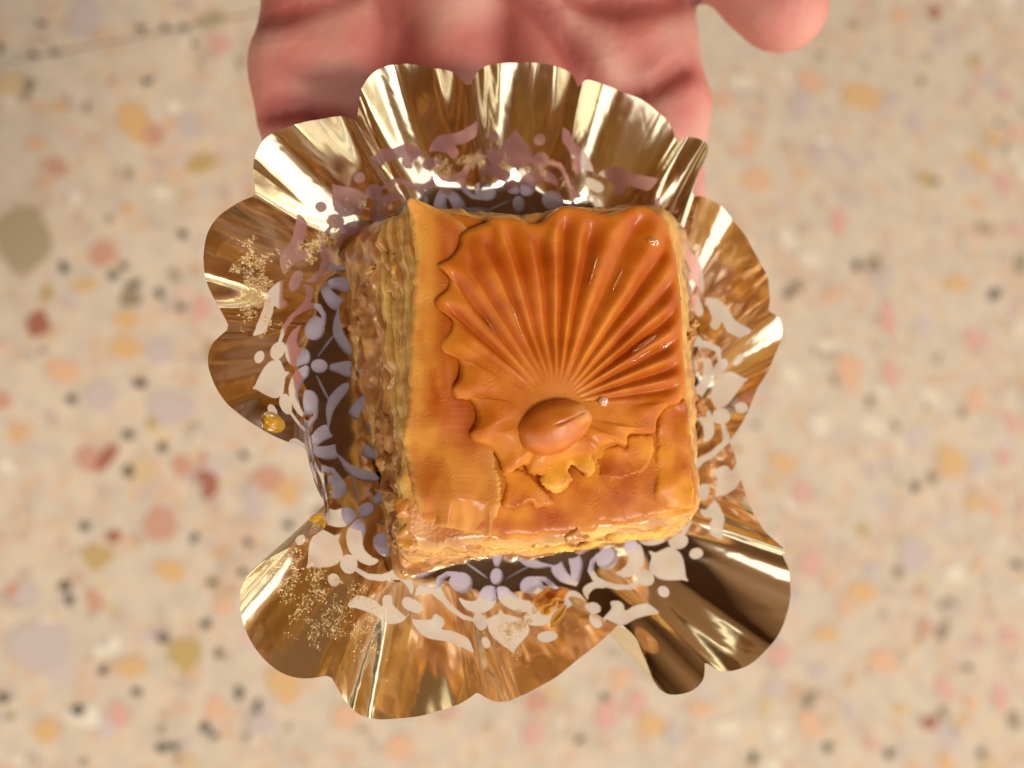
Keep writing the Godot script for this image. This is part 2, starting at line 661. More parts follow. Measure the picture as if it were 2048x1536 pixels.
	for i in 3600:
		var w := rng.randf_range(1.2, 6.0) if i % 3 else rng.randf_range(4.0, 9.0)
		if i % 7 == 0:
			w = rng.randf_range(8.0, 16.0)
		var t := Basis(Vector3.UP, rng.randf_range(0, TAU)) * Basis.from_scale(Vector3(w, 1, w * rng.randf_range(0.5, 1.0)) * MM)
		mm.set_instance_transform(i, Transform3D(t, Vector3(rng.randf_range(-300, 700), FLOOR_Y + 0.1 + 0.0001 * i, rng.randf_range(-450, 350)) * MM))
		mm.set_instance_color(i, grit_tones[rng.randi() % 9])
	var grit_m := mat("grit", Color(1, 1, 1), 0.7)
	grit_m.vertex_color_use_as_albedo = true
	var grit := MultiMeshInstance3D.new()
	grit.name = "fine_grit"
	grit.multimesh = mm
	grit.material_override = grit_m
	grit.set_meta("kind", "stuff")
	root.add_child(grit, true)

func slab_mesh(side: float, bevel: float) -> ArrayMesh:
	var h := side * 0.5
	var v := PackedVector3Array()
	for ring in [[0.0, 0.0], [h - bevel, 0.0], [h, -bevel], [h, -2.4]]:
		for c in [Vector2(-1, -1), Vector2(1, -1), Vector2(1, 1), Vector2(-1, 1)]:
			v.append(Vector3(c.x * ring[0], ring[1], c.y * ring[0]))
	var st := SurfaceTool.new()
	st.begin(Mesh.PRIMITIVE_TRIANGLES)
	st.set_smooth_group(-1)
	for r in 3:
		for c in 4:
			var a := v[r * 4 + c]
			var b := v[r * 4 + (c + 1) % 4]
			var a2 := v[r * 4 + 4 + c]
			var b2 := v[r * 4 + 4 + (c + 1) % 4]
			for w in [a, b2, a2]:
				st.add_vertex(w * MM)
			if r:
				for w in [a, b, b2]:
					st.add_vertex(w * MM)
	st.generate_normals()
	return st.commit()

func chip(root: Node3D, shape: Mesh, m: Material, at: Vector2, w: float, d: float, turn: float, proud: float) -> void:
	var o := obj("stone_chip", shape, m, root)
	o.transform = Transform3D(Basis(Vector3.UP, deg_to_rad(turn)) * Basis.from_scale(Vector3(w, 1, d) * MM), Vector3(at.x, FLOOR_Y + proud * 0.5, at.y) * MM)

func stones() -> Array:
	# across, along, width, depth, turn, tone
	var r := []
	for s in [[-64, -210, 4.9, 4.3, 0, 0], [-60, -185, 5.3, 4.8, 0, 0], [-64, -165, 17.4, 21.2, 20, 2], [-57, -161, 8.8, 11.8, 10, 1], [-48, -166, 8.9, 8.5, 0, 9], [-35, -149, 16.7, 9.0, 25, 6], [-97, -141, 10.4, 8.2, -15, 1], [-100, -134, 8.3, 6.8, 0, 9], [-106, -151, 12.4, 7.8, -20, 9], [-110, -107, 24.4, 29.0, 0, 7], [-89, -211, 17.2, 23.7, 0, 5], [-53, -212, 4.0, 3.9, 0, 0], [-45, -213, 4.1, 3.4, 0, 0], [-40, -206, 4.1, 3.4, 0, 0], [-109, -192, 4.2, 3.7, 0, 0], [-100, -194, 4.6, 3.7, 10, 0], [-123, -193, 3.7, 5.1, 0, 0], [-42, -115, 4.8, 4.6, 0, 0], [-76, -103, 12.6, 13.6, 20, 1], [-66, -125, 7.7, 6.5, 0, 2], [-97, -169, 5.9, 6.0, 0, 2], [-66, -141, 4.3, 7.9, 0, 7], [-19, -198, 3.7, 9.8, 15, 7], [-29, -207, 10.5, 9.8, 0, 3], [-33, -218, 16.0, 8.3, 10, 7], [-41, -167, 13.4, 14.3, 0, 5], [-92, -96, 4.1, 6.3, 0, 0], [-71, -94, 5.5, 5.4, 0, 0], [-67, -98, 4.7, 4.5, 0, 0], [-61, -91, 4.3, 4.5, 0, 0], [-51, -87, 4.3, 5.5, 0, 0], [-45, -96, 5.2, 8.3, 30, 7], [-101, -70, 10.6, 13.2, 5, 4], [-82, -89, 12.5, 6.3, 15, 2], [-98, -84, 4.9, 8.9, 0, 6], [-41, -81, 4.8, 4.1, 0, 0], [-33, -81, 12.3, 13.8, 0, 3], [-65, -74, 12.7, 8.1, 0, 2], [-58, -46, 7.2, 4.9, -20, 0], [-86, -38, 4.9, 4.8, 0, 0], [-62, -23, 5.4, 4.8, 0, 0], [-51, -29, 6.4, 9.8, -30, 6], [-114, -36, 7.9, 9.9, 0, 1], [-107, -22, 8.0, 7.7, 0, 2], [-77, -12, 12.3, 13.0, 30, 1], [-70, -14, 6.2, 15.3, -35, 4], [-61, -7, 5.0, 6.6, 15, 0], [-47, -18, 5.5, 5.3, -30, 0], [-37, -10, 4.3, 4.0, 0, 0], [-27, -2, 10.8, 15.5, 20, 4], [-30, -13, 4.8, 8.9, 0, 1], [-39, -10, 10.7, 8.9, -20, 1], [-2, -4, 17.8, 13.5, -15, 1], [8, 1, 11.2, 13.5, 0, 2], [-12, -15, 4.4, 4.1, 0, 0], [-89, -50, 16.4, 13.2, 0, 9], [-65, -61, 14.8, 11.2, 0, 2], [-44, -35, 23.6, 17.9, -10, 5], [-74, -40, 14.5, 13.2, 0, 5], [-50, -61, 12.9, 11.3, 0, 5], [-78, 17, 4.9, 4.7, 0, 0], [-66, 21, 7.4, 6.4, 0, 4], [-47, 16, 14.8, 17.4, 0, 1], [-32, 22, 4.3, 6.1, -30, 0], [-31, -1, 4.3, 4.4, 0, 5], [-101, 46, 11.8, 11.7, 0, 5], [-106, 44, 5.9, 7.1, 0, 1], [-85, 42, 6.0, 5.5, 10, 0], [-83, 48, 5.2, 4.6, -30, 0], [-92, 67, 29.7, 26.9, 0, 5], [-73, 49, 6.9, 12.7, 15, 1], [-72, 30, 14.3, 12.8, 0, 6], [-42, 36, 16.9, 8.6, -10, 2], [-24, 41, 4.7, 3.9, 0, 0], [-11, 37, 4.8, 4.0, 30, 0], [-26, 59, 5.5, 5.2, 0, 0], [-44, 65, 5.4, 5.1, 0, 0], [-34, 72, 16.9, 17.1, 35, 6], [-19, 52, 10.8, 9.6, 0, 9], [-57, 77, 14.4, 8.4, 0, 2], [-68, 78, 4.5, 5.0, 0, 0], [-54, 87, 5.3, 4.2, 0, 0], [-107, 88, 5.0, 4.9, 0, 0], [-77, 94, 7.2, 5.8, 0, 0], [-61, 97, 8.9, 14.5, 10, 3], [-42, 111, 7.5, 5.0, 10, 0], [-37, 111, 4.2, 3.8, 0, 0], [-25, 103, 5.1, 5.1, 0, 0], [-21, 107, 4.2, 3.8, 0, 0], [-11, 89, 4.7, 7.7, 10, 0], [-3, 95, 3.5, 7.3, -15, 0], [-20, 72, 4.7, 4.7, 0, 0], [-21, 96, 12.8, 12.7, 0, 9], [-90, 102, 11.8, 10.2, 0, 2], [-33, 110, 6.3, 6.3, 0, 5], [-7, 5, 8.8, 20.1, 0, 5], [20, 32, 5.9, 4.0, 0, 1], [9, 16, 5.8, 4.5, 0, 0], [-9, 24, 4.4, 4.4, 0, 0], [5, 34, 13.3, 8.9, 20, 2], [9, 86, 19.8, 15.2, -20, 2], [36, 100, 13.5, 13.1, 0, 9], [-1, 103, 13.0, 10.7, 0, 5], [61, 115, 16.2, 13.2, 0, 9], [85, 102, 7.1, 5.8, 0, 3], [127, 98, 14.9, 12.8, 0, 1], [124, 113, 14.8, 13.6, 10, 3], [169, 90, 15.6, 8.5, 60, 9]] + [[176, 101, 13.0, 14.1, 0, 3], [162, 104, 12.8, 18.6, -30, 3], [160, 97, 4.1, 4.7, 0, 0], [148, 116, 6.6, 4.1, 30, 0], [184, 111, 15.7, 14.1, 0, 2], [211, 105, 16.2, 9.5, 0, 9], [197, 116, 10.6, 14.1, 0, 5], [224, 113, 16.3, 9.6, 0, 8], [177, 82, 5.2, 7.1, 0, 5], [366, -276, 8.8, 10.9, 10, 4], [312, -261, 8.4, 5.3, 20, 7], [390, -250, 7.6, 7.9, 0, 6], [298, -148, 16.1, 15.0, 0, 3], [355, -177, 11.8, 7.5, -40, 6], [361, -176, 5.9, 4.6, 0, 0], [379, -182, 8.0, 6.4, 0, 5], [406, -178, 11.7, 16.5, 25, 3], [403, -205, 12.4, 11.9, 0, 2], [390, -190, 19.0, 11.8, -35, 2], [389, -231, 8.2, 7.2, 0, 3], [276, -172, 10.4, 7.8, 20, 9], [306, -185, 18.9, 6.2, -35, 5], [321, -187, 5.7, 5.7, 0, 5], [309, -125, 6.8, 6.6, 0, 0], [292, -107, 14.6, 7.1, 35, 9], [267, -106, 7.1, 5.4, 0, 0], [323, -116, 9.4, 15.5, 30, 5], [326, -96, 10.7, 20.4, 10, 3], [396, -114, 9.4, 8.0, 0, 0], [395, -244, 10.3, 15.1, 0, 9], [416, -209, 9.1, 12.0, 0, 9], [337, -222, 13.1, 7.0, 30, 5], [284, -225, 18.7, 14.3, 0, 9], [403, -239, 20.8, 10.9, -20, 5], [411, -232, 14.0, 9.1, 0, 3], [369, -260, 6.1, 12.0, 0, 5], [343, -271, 16.6, 11.9, 0, 9], [291, -241, 6.3, 5.8, 0, 7], [315, -220, 25.6, 17.3, 0, 2], [350, -209, 13.2, 11.7, 0, 5], [288, -159, 7.4, 6.7, 0, 5], [312, -163, 7.6, 7.3, 0, 5], [363, -154, 9.9, 7.5, 0, 5], [372, -119, 19.7, 11.4, 0, 2], [382, -88, 19.7, 11.3, 0, 3], [392, -152, 16.8, 8.7, 0, 7], [413, -152, 13.7, 8.8, 0, 3], [271, -2, 11.7, 15.5, 15, 3], [260, -17, 20.3, 9.3, -10, 2], [362, -19, 19.1, 16.2, 30, 2], [359, -26, 11.4, 7.6, 0, 2], [336, 29, 21.5, 23.6, 20, 5], [306, 17, 7.8, 6.8, 0, 6], [339, -6, 6.8, 6.9, 0, 0], [324, -15, 8.0, 6.4, 0, 5], [313, -13, 7.3, 9.5, 0, 5], [376, 35, 14.0, 6.4, 40, 9], [401, 35, 7.8, 5.9, 0, 0], [403, 21, 6.5, 5.4, 0, 5], [329, 51, 6.1, 4.7, 0, 5], [357, 58, 7.5, 6.3, 0, 5], [286, 22, 5.9, 5.1, 0, 5], [316, 84, 20.3, 13.2, 5, 9], [351, 98, 9.2, 16.4, 30, 3], [386, 105, 11.4, 19.7, 8, 3], [342, 116, 11.6, 8.6, 0, 4], [356, 125, 9.2, 6.1, 0, 5], [281, 126, 6.3, 6.4, 0, 0], [239, 129, 6.6, 7.2, 0, 0], [316, 131, 6.5, 5.0, 0, 0], [372, 133, 6.2, 4.6, 0, 0], [306, 126, 12.9, 6.4, -10, 3], [294, 108, 11.7, 6.9, -50, 5], [367, 89, 6.3, 4.7, 0, 0], [294, 57, 8.8, 15.2, 20, 9], [256, 80, 14.1, 14.8, 25, 3], [277, 89, 14.4, 7.4, 20, 5], [265, 50, 6.9, 7.5, 0, 5], [394, 74, 16.1, 7.9, 0, 3], [375, 75, 7.6, 10.5, 0, 3], [341, 68, 11.0, 8.8, 0, 1], [397, -22, 9.9, 11.0, 0, 3], [407, 2, 6.6, 11.0, 0, 3], [375, 2, 9.6, 10.8, 0, 2], [303, 49, 20.8, 11.8, -20, 2], [282, 70, 17.4, 9.0, 0, 2], [271, 115, 11.4, 19.6, 35, 9], [363, 116, 12.4, 6.1, 0, 2], [367, 108, 9.3, 11.3, 0, 9], [286, 43, 8.8, 10.2, 0, 9], [324, 109, 12.0, 5.0, 0, 2], [242, -221, 18.0, 10.1, 0, 8], [246, -186, 8.9, 16.6, 0, 9], [238, -182, 8.3, 7.7, 0, 9], [250, -167, 17.9, 16.5, 0, 9], [241, -216, 6.0, 10.0, 20, 5], [256, -212, 6.1, 10.1, 20, 5], [277, -211, 11.1, 17.0, -20, 5], [289, -184, 12.4, 14.1, 0, 5], [232, -209, 11.8, 11.1, 0, 9], [266, -136, 12.0, 16.3, 0, 8], [280, -126, 18.2, 10.9, 0, 8], [266, -63, 17.7, 13.2, -30, 8], [302, -67, 18.3, 21.5, 0, 9], [327, -67, 12.5, 13.6, 0, 3], [351, -56, 19.1, 8.2, -30, 8], [380, -54, 13.0, 16.6, 0, 9], [283, -38, 14.9, 15.8, 0, 8], [313, -38, 18.4, 10.7, 0, 8]]:
		r.append(s)
	return r

# ---------------------------------------------------------------- hand
func hand() -> void:
	var bones := []
	# finger chains: root, joints, tip; radii
	var chains := [
		[[-25.8, -14.0, -56.1, -25.0, -12.5, -36.0, -24.2, -11.5, -17.2, -22.6, -11.0, -4.3], [9.6, 9.0, 8.2, 7.4]],
		[[-7.2, -13.5, -60.0, -6.1, -12.0, -34.6, -5.0, -11.0, -10.6, -4.1, -11.0, 6.0], [10.2, 9.6, 8.8, 8.0]],
		[[14.8, -13.0, -62.8, 14.8, -12.0, -35.2, 14.9, -11.0, -8.7, 15.2, -11.0, 10.2], [10.4, 9.8, 9.0, 8.2]],
		[[41.1, -14.0, -63.5, 41.6, -13.0, -39.6, 39.1, -11.8, -16.9, 36.3, -11.5, 2.0], [10.4, 9.8, 8.8, 8.0]],
	]
	for c in chains:
		var p := pts3(c[0])
		for i in p.size() - 1:
			bones.append([p[i], p[i + 1], c[1][i], c[1][i + 1], 2.0])
	# palm: from each finger root back to the wrist
	var wrist := pts3([-22.0, -20.0, -146.9, -10.7, -20.0, -154.0, 6.4, -20.0, -157.9, 24.3, -20.0, -159.7])
	for i in 4:
		var root: Vector3 = pts3(chains[i][0])[0]
		bones.append([root, wrist[i], 11.0, 17.0, 7.0])
	# forearm, away from the tray
	var a0 := (wrist[0] + wrist[3]) * 0.5
	for side in [-1.0, 1.0]:
		bones.append([a0 + Vector3(11.0 * side, -2.0, 0.0), a0 + Vector3(14.0 * side + 10.0, -14.0, -120.0), 19.0, 25.0, 10.0])
	# pads at the finger roots, heel of the hand and ball of the thumb
	for b in [[-30.1, -11.0, -63.2, -25.7, -12.0, -71.5], [-20.8, -12.0, -64.3, -18.9, -13.0, -73.9], [-2.6, -11.5, -69.3, 1.6, -12.5, -79.4], [13.0, -13.0, -72.9, 19.3, -13.0, -81.0], [27.3, -12.0, -70.1, 34.1, -12.5, -78.5], [39.5, -12.5, -76.0, 37.7, -13.0, -87.9]]:
		var p := pts3(b)
		bones.append([p[0], p[1], 9.6, 10.0, 4.0])
	var ball := pts3([21.3, -12.0, -132.8, 39.0, -10.0, -112.7, 52.7, -4.0, -98.7, 59.3, 0.0, -89.1, 62.6, 2.0, -81.5])
	for i in 4:
		bones.append([ball[i], ball[i + 1], [19.0, 15.0, 11.5, 10.4][i], [15.0, 11.5, 10.4, 9.6][i], 4.0])
	var st := SurfaceTool.new()
	st.begin(Mesh.PRIMITIVE_TRIANGLES)
	surface_net(st, bones, 1.75)
	st.generate_normals()
	var h := thing("hand", "open hand with its palm up, fingers under the gold foil tray, thumb out", "hand")
	obj("palm_and_fingers", st.commit(), mats["skin"], h)

func field(p: Vector3, bones: Array) -> float:
	var d := 99.0
	for b in bones:
		var a: Vector3 = b[0]
		var ab: Vector3 = b[1] - a
		var t := clampf((p - a).dot(ab) / ab.length_squared(), 0.0, 1.0)
		var e: float = p.distance_to(a + ab * t) - lerpf(b[2], b[3], t)
		var k: float = b[4]
		var h := maxf(k - absf(d - e), 0.0) / k
		d = minf(d, e) - h * h * k * 0.25
	return d

func crease(p: Vector3) -> float:
	# the folds of the palm: lines on it, and how deep they cut
	var d := 0.0
	for c in CREASES:
		var q: Array = c[0]
		for i in range(0, q.size() - 3, 2):
			var s := Geometry2D.get_closest_point_to_segment(Vector2(p.x, p.z), Vector2(q[i], q[i + 1]), Vector2(q[i + 2], q[i + 3]))
			var e := s.distance_to(Vector2(p.x, p.z)) / float(c[1])
			d = maxf(d, exp(-e * e) * float(c[2]))
	return d

const CREASES := [
	[[-35.5, -52.2, -30.6, -52.1, -25.2, -51.0, -20.2, -49.4], 2.1, 3.8],
	[[24.4, -58.8, 31.2, -60.5, 37.6, -63.3, 43.1, -67.5], 2.0, 2.9],
	[[-15.2, -53.0, -13.4, -60.9, -12.6, -69.7, -16.5, -80.9], 4.3, 3.8],
	[[7.8, -61.4, 6.8, -70.2, 8.3, -78.5], 3.2, 2.0],
	[[24.0, -62.2, 18.9, -70.7, 12.8, -77.0, 5.8, -82.1], 3.2, 3.9],
	[[-41.7, -69.7, -34.6, -69.2, -27.5, -72.1, -18.3, -76.7], 2.9, 2.4],
	[[20.0, -81.1, 30.4, -78.9, 41.2, -81.9, 49.0, -88.4], 3.3, 2.8],
	[[-34.4, -60.3, -27.1, -56.9, -21.7, -57.0], 2.1, 0.9],
]

func surface_net(st: SurfaceTool, bones: Array, cell: float) -> void:
	var lo := Vector3.ONE * 999.0
	var hi := -lo
	for b in bones:
		for e in [0, 1]:
			lo = lo.min(b[e] - Vector3.ONE * (b[2 + e] + 3.0))
			hi = hi.max(b[e] + Vector3.ONE * (b[2 + e] + 3.0))
	var n := Vector3i(((hi - lo) / cell).ceil()) + Vector3i.ONE
	var val := PackedFloat32Array()
	val.resize(n.x * n.y * n.z)
	for z in n.z:
		for y in n.y:
			for x in n.x:
				val[(z * n.y + y) * n.x + x] = field(lo + Vector3(x, y, z) * cell, bones)
	var at := {}
	var count := 0
	for z in n.z - 1:
		for y in n.y - 1:
			for x in n.x - 1:
				var sum := Vector3.ZERO
				var cuts := 0
				var corner := []
				for k in 8:
					corner.append(val[((z + (k >> 2)) * n.y + y + ((k >> 1) & 1)) * n.x + x + (k & 1)])
				for e in EDGES:
					var a: float = corner[e[0]]
					var b: float = corner[e[1]]
					if (a < 0.0) != (b < 0.0):
						var t := a / (a - b)
						var pa := Vector3(e[0] & 1, (e[0] >> 1) & 1, e[0] >> 2)
						var pb := Vector3(e[1] & 1, (e[1] >> 1) & 1, e[1] >> 2)
						sum += pa.lerp(pb, t)
						cuts += 1
				if cuts:
					var p := lo + (Vector3(x, y, z) + sum / cuts) * cell
					var c := crease(p)
					if p.y > -14.0:
						p.y -= c
					p.y += 0.5 * nz(p.x * 0.08, p.z * 0.08, 3.0)
					var red := clampf(0.45 + 0.55 * nz(p.x * 0.07, p.z * 0.07, 8.0) + c * 0.2, 0.0, 1.0)
					st.set_color(Color(1.0, 1.0, 1.0).lerp(Color(0.86, 0.52, 0.52), red).lerp(Color(0.55, 0.24, 0.24), clampf(c * 0.28, 0.0, 0.8)))
					st.add_vertex(p * MM)
					at[Vector3i(x, y, z)] = count
					count += 1
	for z in range(1, n.z - 1):
		for y in range(1, n.y - 1):
			for x in range(1, n.x - 1):
				var v0 := val[(z * n.y + y) * n.x + x] < 0.0
				for axis in 3:
					var step := Vector3i(int(axis == 0), int(axis == 1), int(axis == 2))
					var v1 := val[((z + step.z) * n.y + y + step.y) * n.x + x + step.x] < 0.0
					if v0 == v1:
						continue
					var u := Vector3i(step.z, step.x, step.y)
					var w := Vector3i(step.y, step.z, step.x)
					var o := Vector3i(x, y, z)
					var q := [at.get(o - u - w, -1), at.get(o - w, -1), at.get(o, -1), at.get(o - u, -1)]
					if q.min() < 0:
						continue
					if v0:
						q.reverse()
					for i in [0, 1, 2, 0, 2, 3]:
						st.add_index(q[i])

const EDGES := [[0, 1], [2, 3], [4, 5], [6, 7], [0, 2], [1, 3], [4, 6], [5, 7], [0, 4], [1, 5], [2, 6], [3, 7]]

# ---------------------------------------------------------------- paper and foil
func paper() -> void:
	var n := 720
	var v := PackedVector3Array()
	for ring in [[0.0, 0.0], [0.7, 0.0], [0.95, 0.0], [1.0, -0.02], [1.0, -0.2], [0.0, -0.2]]:
		for i in n:
			var a := TAU * i / n
			var tooth := absf(sin(a * 20.0)) * 1.4
			var r: float = (BASE_R + 0.3 + tooth - 0.6 * nz(cos(a), sin(a), 2.0)) * ring[0]
			v.append(Vector3(TRAY.x + r * cos(a), ring[1] - 0.05, TRAY.y + r * sin(a)))
	var o := obj("paper_disc", grid_mesh(v, n, 6, true), mats["lilac paper"])
	tag(o, "lilac paper disc with a wavy toothed edge, under the gold foil tray", "paper disc")

func rim() -> Array:
	# the sixteen petals of the rim, clockwise from the upper left one: across, up, along
	return [
		[-23.3, 11.7, -47.5, -23.1, 13.7, -49.3, -21.4, 15.2, -51.9, -19.0, 16.0, -53.6, -16.6, 16.2, -54.5, -13.6, 16.0, -54.4, -10.7, 15.4, -54.0, -8.1, 14.7, -53.0, -5.4, 12.6, -51.4],
		[-4.7, 12.6, -51.8, -4.0, 14.0, -53.5, -2.1, 15.3, -55.2, 0.8, 16.0, -56.6, 4.3, 16.2, -57.5, 7.5, 16.0, -57.9, 10.5, 15.2, -57.1, 12.7, 14.1, -55.6, 14.6, 12.2, -53.5],
		[15.0, 12.2, -53.9, 15.6, 13.7, -54.7, 17.6, 14.7, -55.3, 20.2, 15.3, -55.5, 23.3, 15.6, -55.0, 26.8, 15.3, -53.7, 29.6, 14.7, -51.6, 31.7, 13.7, -49.3, 33.6, 11.7, -46.2],
		[34.1, 11.7, -46.4, 34.8, 13.7, -46.5, 36.1, 15.6, -46.7, 37.6, 17.6, -46.6, 38.9, 18.1, -45.8, 38.5, 17.6, -44.0, 37.7, 15.6, -42.3, 36.8, 13.7, -40.0, 37.4, 9.8, -37.4],
		[37.8, 9.8, -37.1, 39.3, 11.7, -36.7, 42.2, 13.7, -35.2, 45.3, 15.2, -32.5, 47.7, 16.1, -29.3, 49.6, 16.1, -25.7, 50.3, 15.6, -22.2, 50.7, 14.1, -18.5, 51.1, 11.7, -16.4],
		[51.5, 11.7, -16.2, 53.0, 12.6, -15.0, 54.1, 13.2, -12.8, 54.2, 13.2, -10.4, 53.2, 12.6, -6.5, 50.8, 11.7, -2.5, 48.5, 10.7, 0.9, 46.7, 8.7, 3.8, 45.4, 5.9, 6.6],
		[45.5, 5.9, 6.9, 46.2, 7.8, 10.1, 46.9, 9.8, 13.6, 48.0, 11.3, 16.9, 49.2, 12.2, 19.7, 50.2, 13.2, 22.3, 51.3, 13.7, 24.5, 52.3, 13.7, 26.2, 52.4, 11.7, 26.5],
		[52.7, 11.7, 26.7, 53.4, 13.2, 29.5, 53.8, 14.1, 33.3, 53.3, 14.7, 37.6, 51.6, 14.7, 41.8, 48.2, 14.7, 44.3, 44.2, 14.1, 45.9, 39.7, 13.7, 46.2, 37.6, 10.7, 44.9],
		[37.3, 10.7, 45.0, 36.5, 12.2, 47.5, 34.9, 12.9, 49.6, 32.5, 13.1, 50.3, 30.8, 12.6, 49.7, 29.3, 12.2, 47.7, 27.7, 10.7, 43.8, 26.0, 8.7, 40.6, 23.8, 5.9, 38.5],
		[23.5, 5.9, 38.5, 19.4, 8.7, 41.3, 14.8, 11.3, 44.2, 10.9, 12.6, 46.9, 6.6, 13.7, 49.0, 3.1, 14.0, 50.0, 0.4, 14.0, 49.9, -1.5, 13.5, 49.2, -2.8, 11.7, 48.4],
		[-3.1, 11.7, 48.4, -5.7, 12.9, 49.8, -8.8, 13.9, 50.9, -12.1, 14.5, 51.8, -15.7, 14.7, 52.1, -18.9, 14.7, 52.0, -21.7, 14.1, 51.0, -24.1, 13.5, 48.7, -26.3, 11.3, 44.9],
		[-26.8, 11.3, 45.1, -30.7, 12.6, 45.3, -33.9, 13.7, 44.3, -36.8, 14.3, 41.8, -38.9, 14.3, 38.4, -40.0, 13.7, 34.3, -39.7, 12.6, 31.1, -37.0, 10.7, 27.9, -26.4, 3.9, 22.7],
		[-25.9, 3.9, 22.0, -26.2, 4.8, 20.2, -26.7, 5.9, 18.2, -27.4, 6.9, 16.7, -28.2, 7.8, 14.9, -29.0, 8.7, 13.2, -29.8, 9.3, 11.6, -30.5, 9.3, 10.2, -31.2, 8.7, 9.7],
		[-31.5, 8.7, 9.4, -34.4, 10.2, 8.6, -37.7, 11.7, 7.0, -40.7, 12.6, 5.0, -43.3, 13.2, 2.7, -45.2, 13.5, -0.2, -46.1, 13.5, -3.1, -45.5, 12.6, -5.8, -43.0, 10.7, -8.5],
		[-43.2, 10.7, -9.0, -44.8, 12.6, -11.3, -46.1, 14.1, -13.8, -47.0, 15.2, -16.7, -47.3, 15.6, -20.2, -46.7, 15.6, -23.6, -45.1, 15.2, -26.0, -42.8, 14.1, -27.7, -39.8, 11.7, -29.7],
		[-39.7, 11.7, -30.1, -40.2, 13.2, -33.6, -39.8, 14.7, -36.6, -38.2, 15.6, -39.8, -35.1, 16.0, -41.9, -31.9, 16.0, -42.9, -28.7, 15.6, -43.4, -25.9, 14.7, -43.5, -23.5, 12.2, -43.6],
	]

func foil_tray() -> void:
	var petals := rim()
	var per := 44
	var steps := 34
	var cols := 16 * per + 1
	var v := PackedVector3Array()
	var uv := PackedVector2Array()
	var rows := []
	for k in 9:
		rows.append([BASE_R * [0.02, 0.3, 0.5, 0.62, 0.72, 0.8, 0.87, 0.93, 0.975][k], -1.0])
	for k in steps + 1:
		rows.append([0.0, float(k) / steps])
	var edge := []
	for j in 16:
		var p := pts3(petals[j])
		var n := p.size()
		for i in per:
			var f := float(i) / per * (n - 1)
			var a := int(f)
			edge.append(cat(p[maxi(a - 1, 0)], p[a], p[mini(a + 1, n - 1)], p[mini(a + 2, n - 1)], f - a))
	edge.append(edge[0])
	for r in rows:
		for c in cols:
			var pet := float(c) / per
			var u := fmod(pet, 1.0)
			var a := deg_to_rad(-109.0 + 22.5 * (pet - 0.5))
			var d := Vector2(cos(a), sin(a))
			var e: Vector3 = edge[c]
			var flute := sin(PI * u)
			var tu := (pet - 1.5) / 2.0 + 0.5
			if r[1] < 0.0:
				var k: float = r[0] / BASE_R
				var q: Vector2 = TRAY + d * r[0]
				var w := 0.12 * fbm(q.x * 0.09, q.y * 0.09, 4.0) * k + 0.25 * (0.5 - flute) * smoothstep(0.75, 1.0, k)
				v.append(Vector3(q.x, 0.25 + w + 0.35 * pow(k, 6.0), q.y))
				uv.append(Vector2(tu, clampf((r[0] - 20.0) / 34.0, 0.003, 0.997)))
				continue
			var s: float = r[1]
			var b := TRAY + d * BASE_R
			var base := Vector3(b.x, 0.6 + 0.25 * (0.5 - flute), b.y)
			var p := base.lerp(e, s)
			p.y = lerpf(base.y, e.y, pow(s, 1.44))
			# the sheet is gathered: troughs in the middle of a petal, folds at its sides
			p.y += 5.4 * (0.55 - flute * flute) * s * (1.2 - s * 0.3)
			var g := nz(pet * 1.3, s * 0.35, 6.0) * 0.5 + nz(pet * 2.9, s * 0.3, 7.0) * 0.7 + nz(pet * 6.3, s * 0.25, 8.0) * 0.24
			# sharp little creases where the sheet was pressed
			var fold := nz(p.x * 0.11, p.z * 0.11, 17.0)
			g += 0.08 * exp(-pow(fold / 0.08, 2.0)) - 0.05 * exp(-pow(nz(p.x * 0.2, p.z * 0.2, 23.0) / 0.08, 2.0))
			p.y += g * s * 0.75
			p.x += d.x * g * s * 0.4 * (1.0 - s)
			p.z += d.y * g * s * 0.4 * (1.0 - s)
			v.append(p)
			var length := base.distance_to(e) * 1.03
			uv.append(Vector2(tu, clampf((BASE_R + s * length * 0.86 - 20.0) / 34.0, 0.003, 0.997)))
	foil = v
	foil_cols = cols
	foil_rows = rows.size()
	var t := thing("foil_tray", "scalloped gold foil tray with clear flower print, holding the pastry", "tray")
	obj("gold_sheet", grid_mesh(v, cols, rows.size(), false, uv), mats["gold print"], t)
	var under := PackedVector3Array()
	for p in v:
		under.append(p + Vector3(0, -0.12, 0))
	obj("clear_film", grid_mesh(under, cols, rows.size(), false), mats["clear film"], t)

	# dried syrup that has crystallised on the wall of the tray
	sugar_crust(t, 10.6, 11.9, 0.25, 0.85, 0.10, 1)
	sugar_crust(t, 13.9, 14.85, 0.35, 0.85, 0.05, 2)
	sugar_crust(t, 14.3, 16.0, 0.10, 0.45, 0.30, 3)
	sugar_crust(t, 0.1, 2.6, 0.10, 0.45, 0.32, 4)
	sugar_crust(t, 9.1, 9.7, 0.15, 0.75, 0.40, 5)

var foil: PackedVector3Array
var foil_cols := 0
var foil_rows := 0

# a point of the tray's wall: petals counted clockwise, up the wall from 0 to 1; and the way the wall faces
func on_foil(pet: float, s: float) -> Array:
	var c := clampi(int(pet * 44.0), 1, foil_cols - 2)
	var r := clampi(9 + int(s * 34.0), 1, foil_rows - 2)
	var i := r * foil_cols + c
	var fc := clampf(pet * 44.0 - c, 0.0, 1.0)
	var fr := clampf(9.0 + s * 34.0 - r, 0.0, 1.0)
	var n := (foil[i + 1] - foil[i - 1]).cross(foil[i + foil_cols] - foil[i - foil_cols]).normalized()
	return [foil[i].lerp(foil[i + 1], fc).lerp(foil[i + foil_cols].lerp(foil[i + foil_cols + 1], fc), fr), n if n.y > 0.0 else -n]

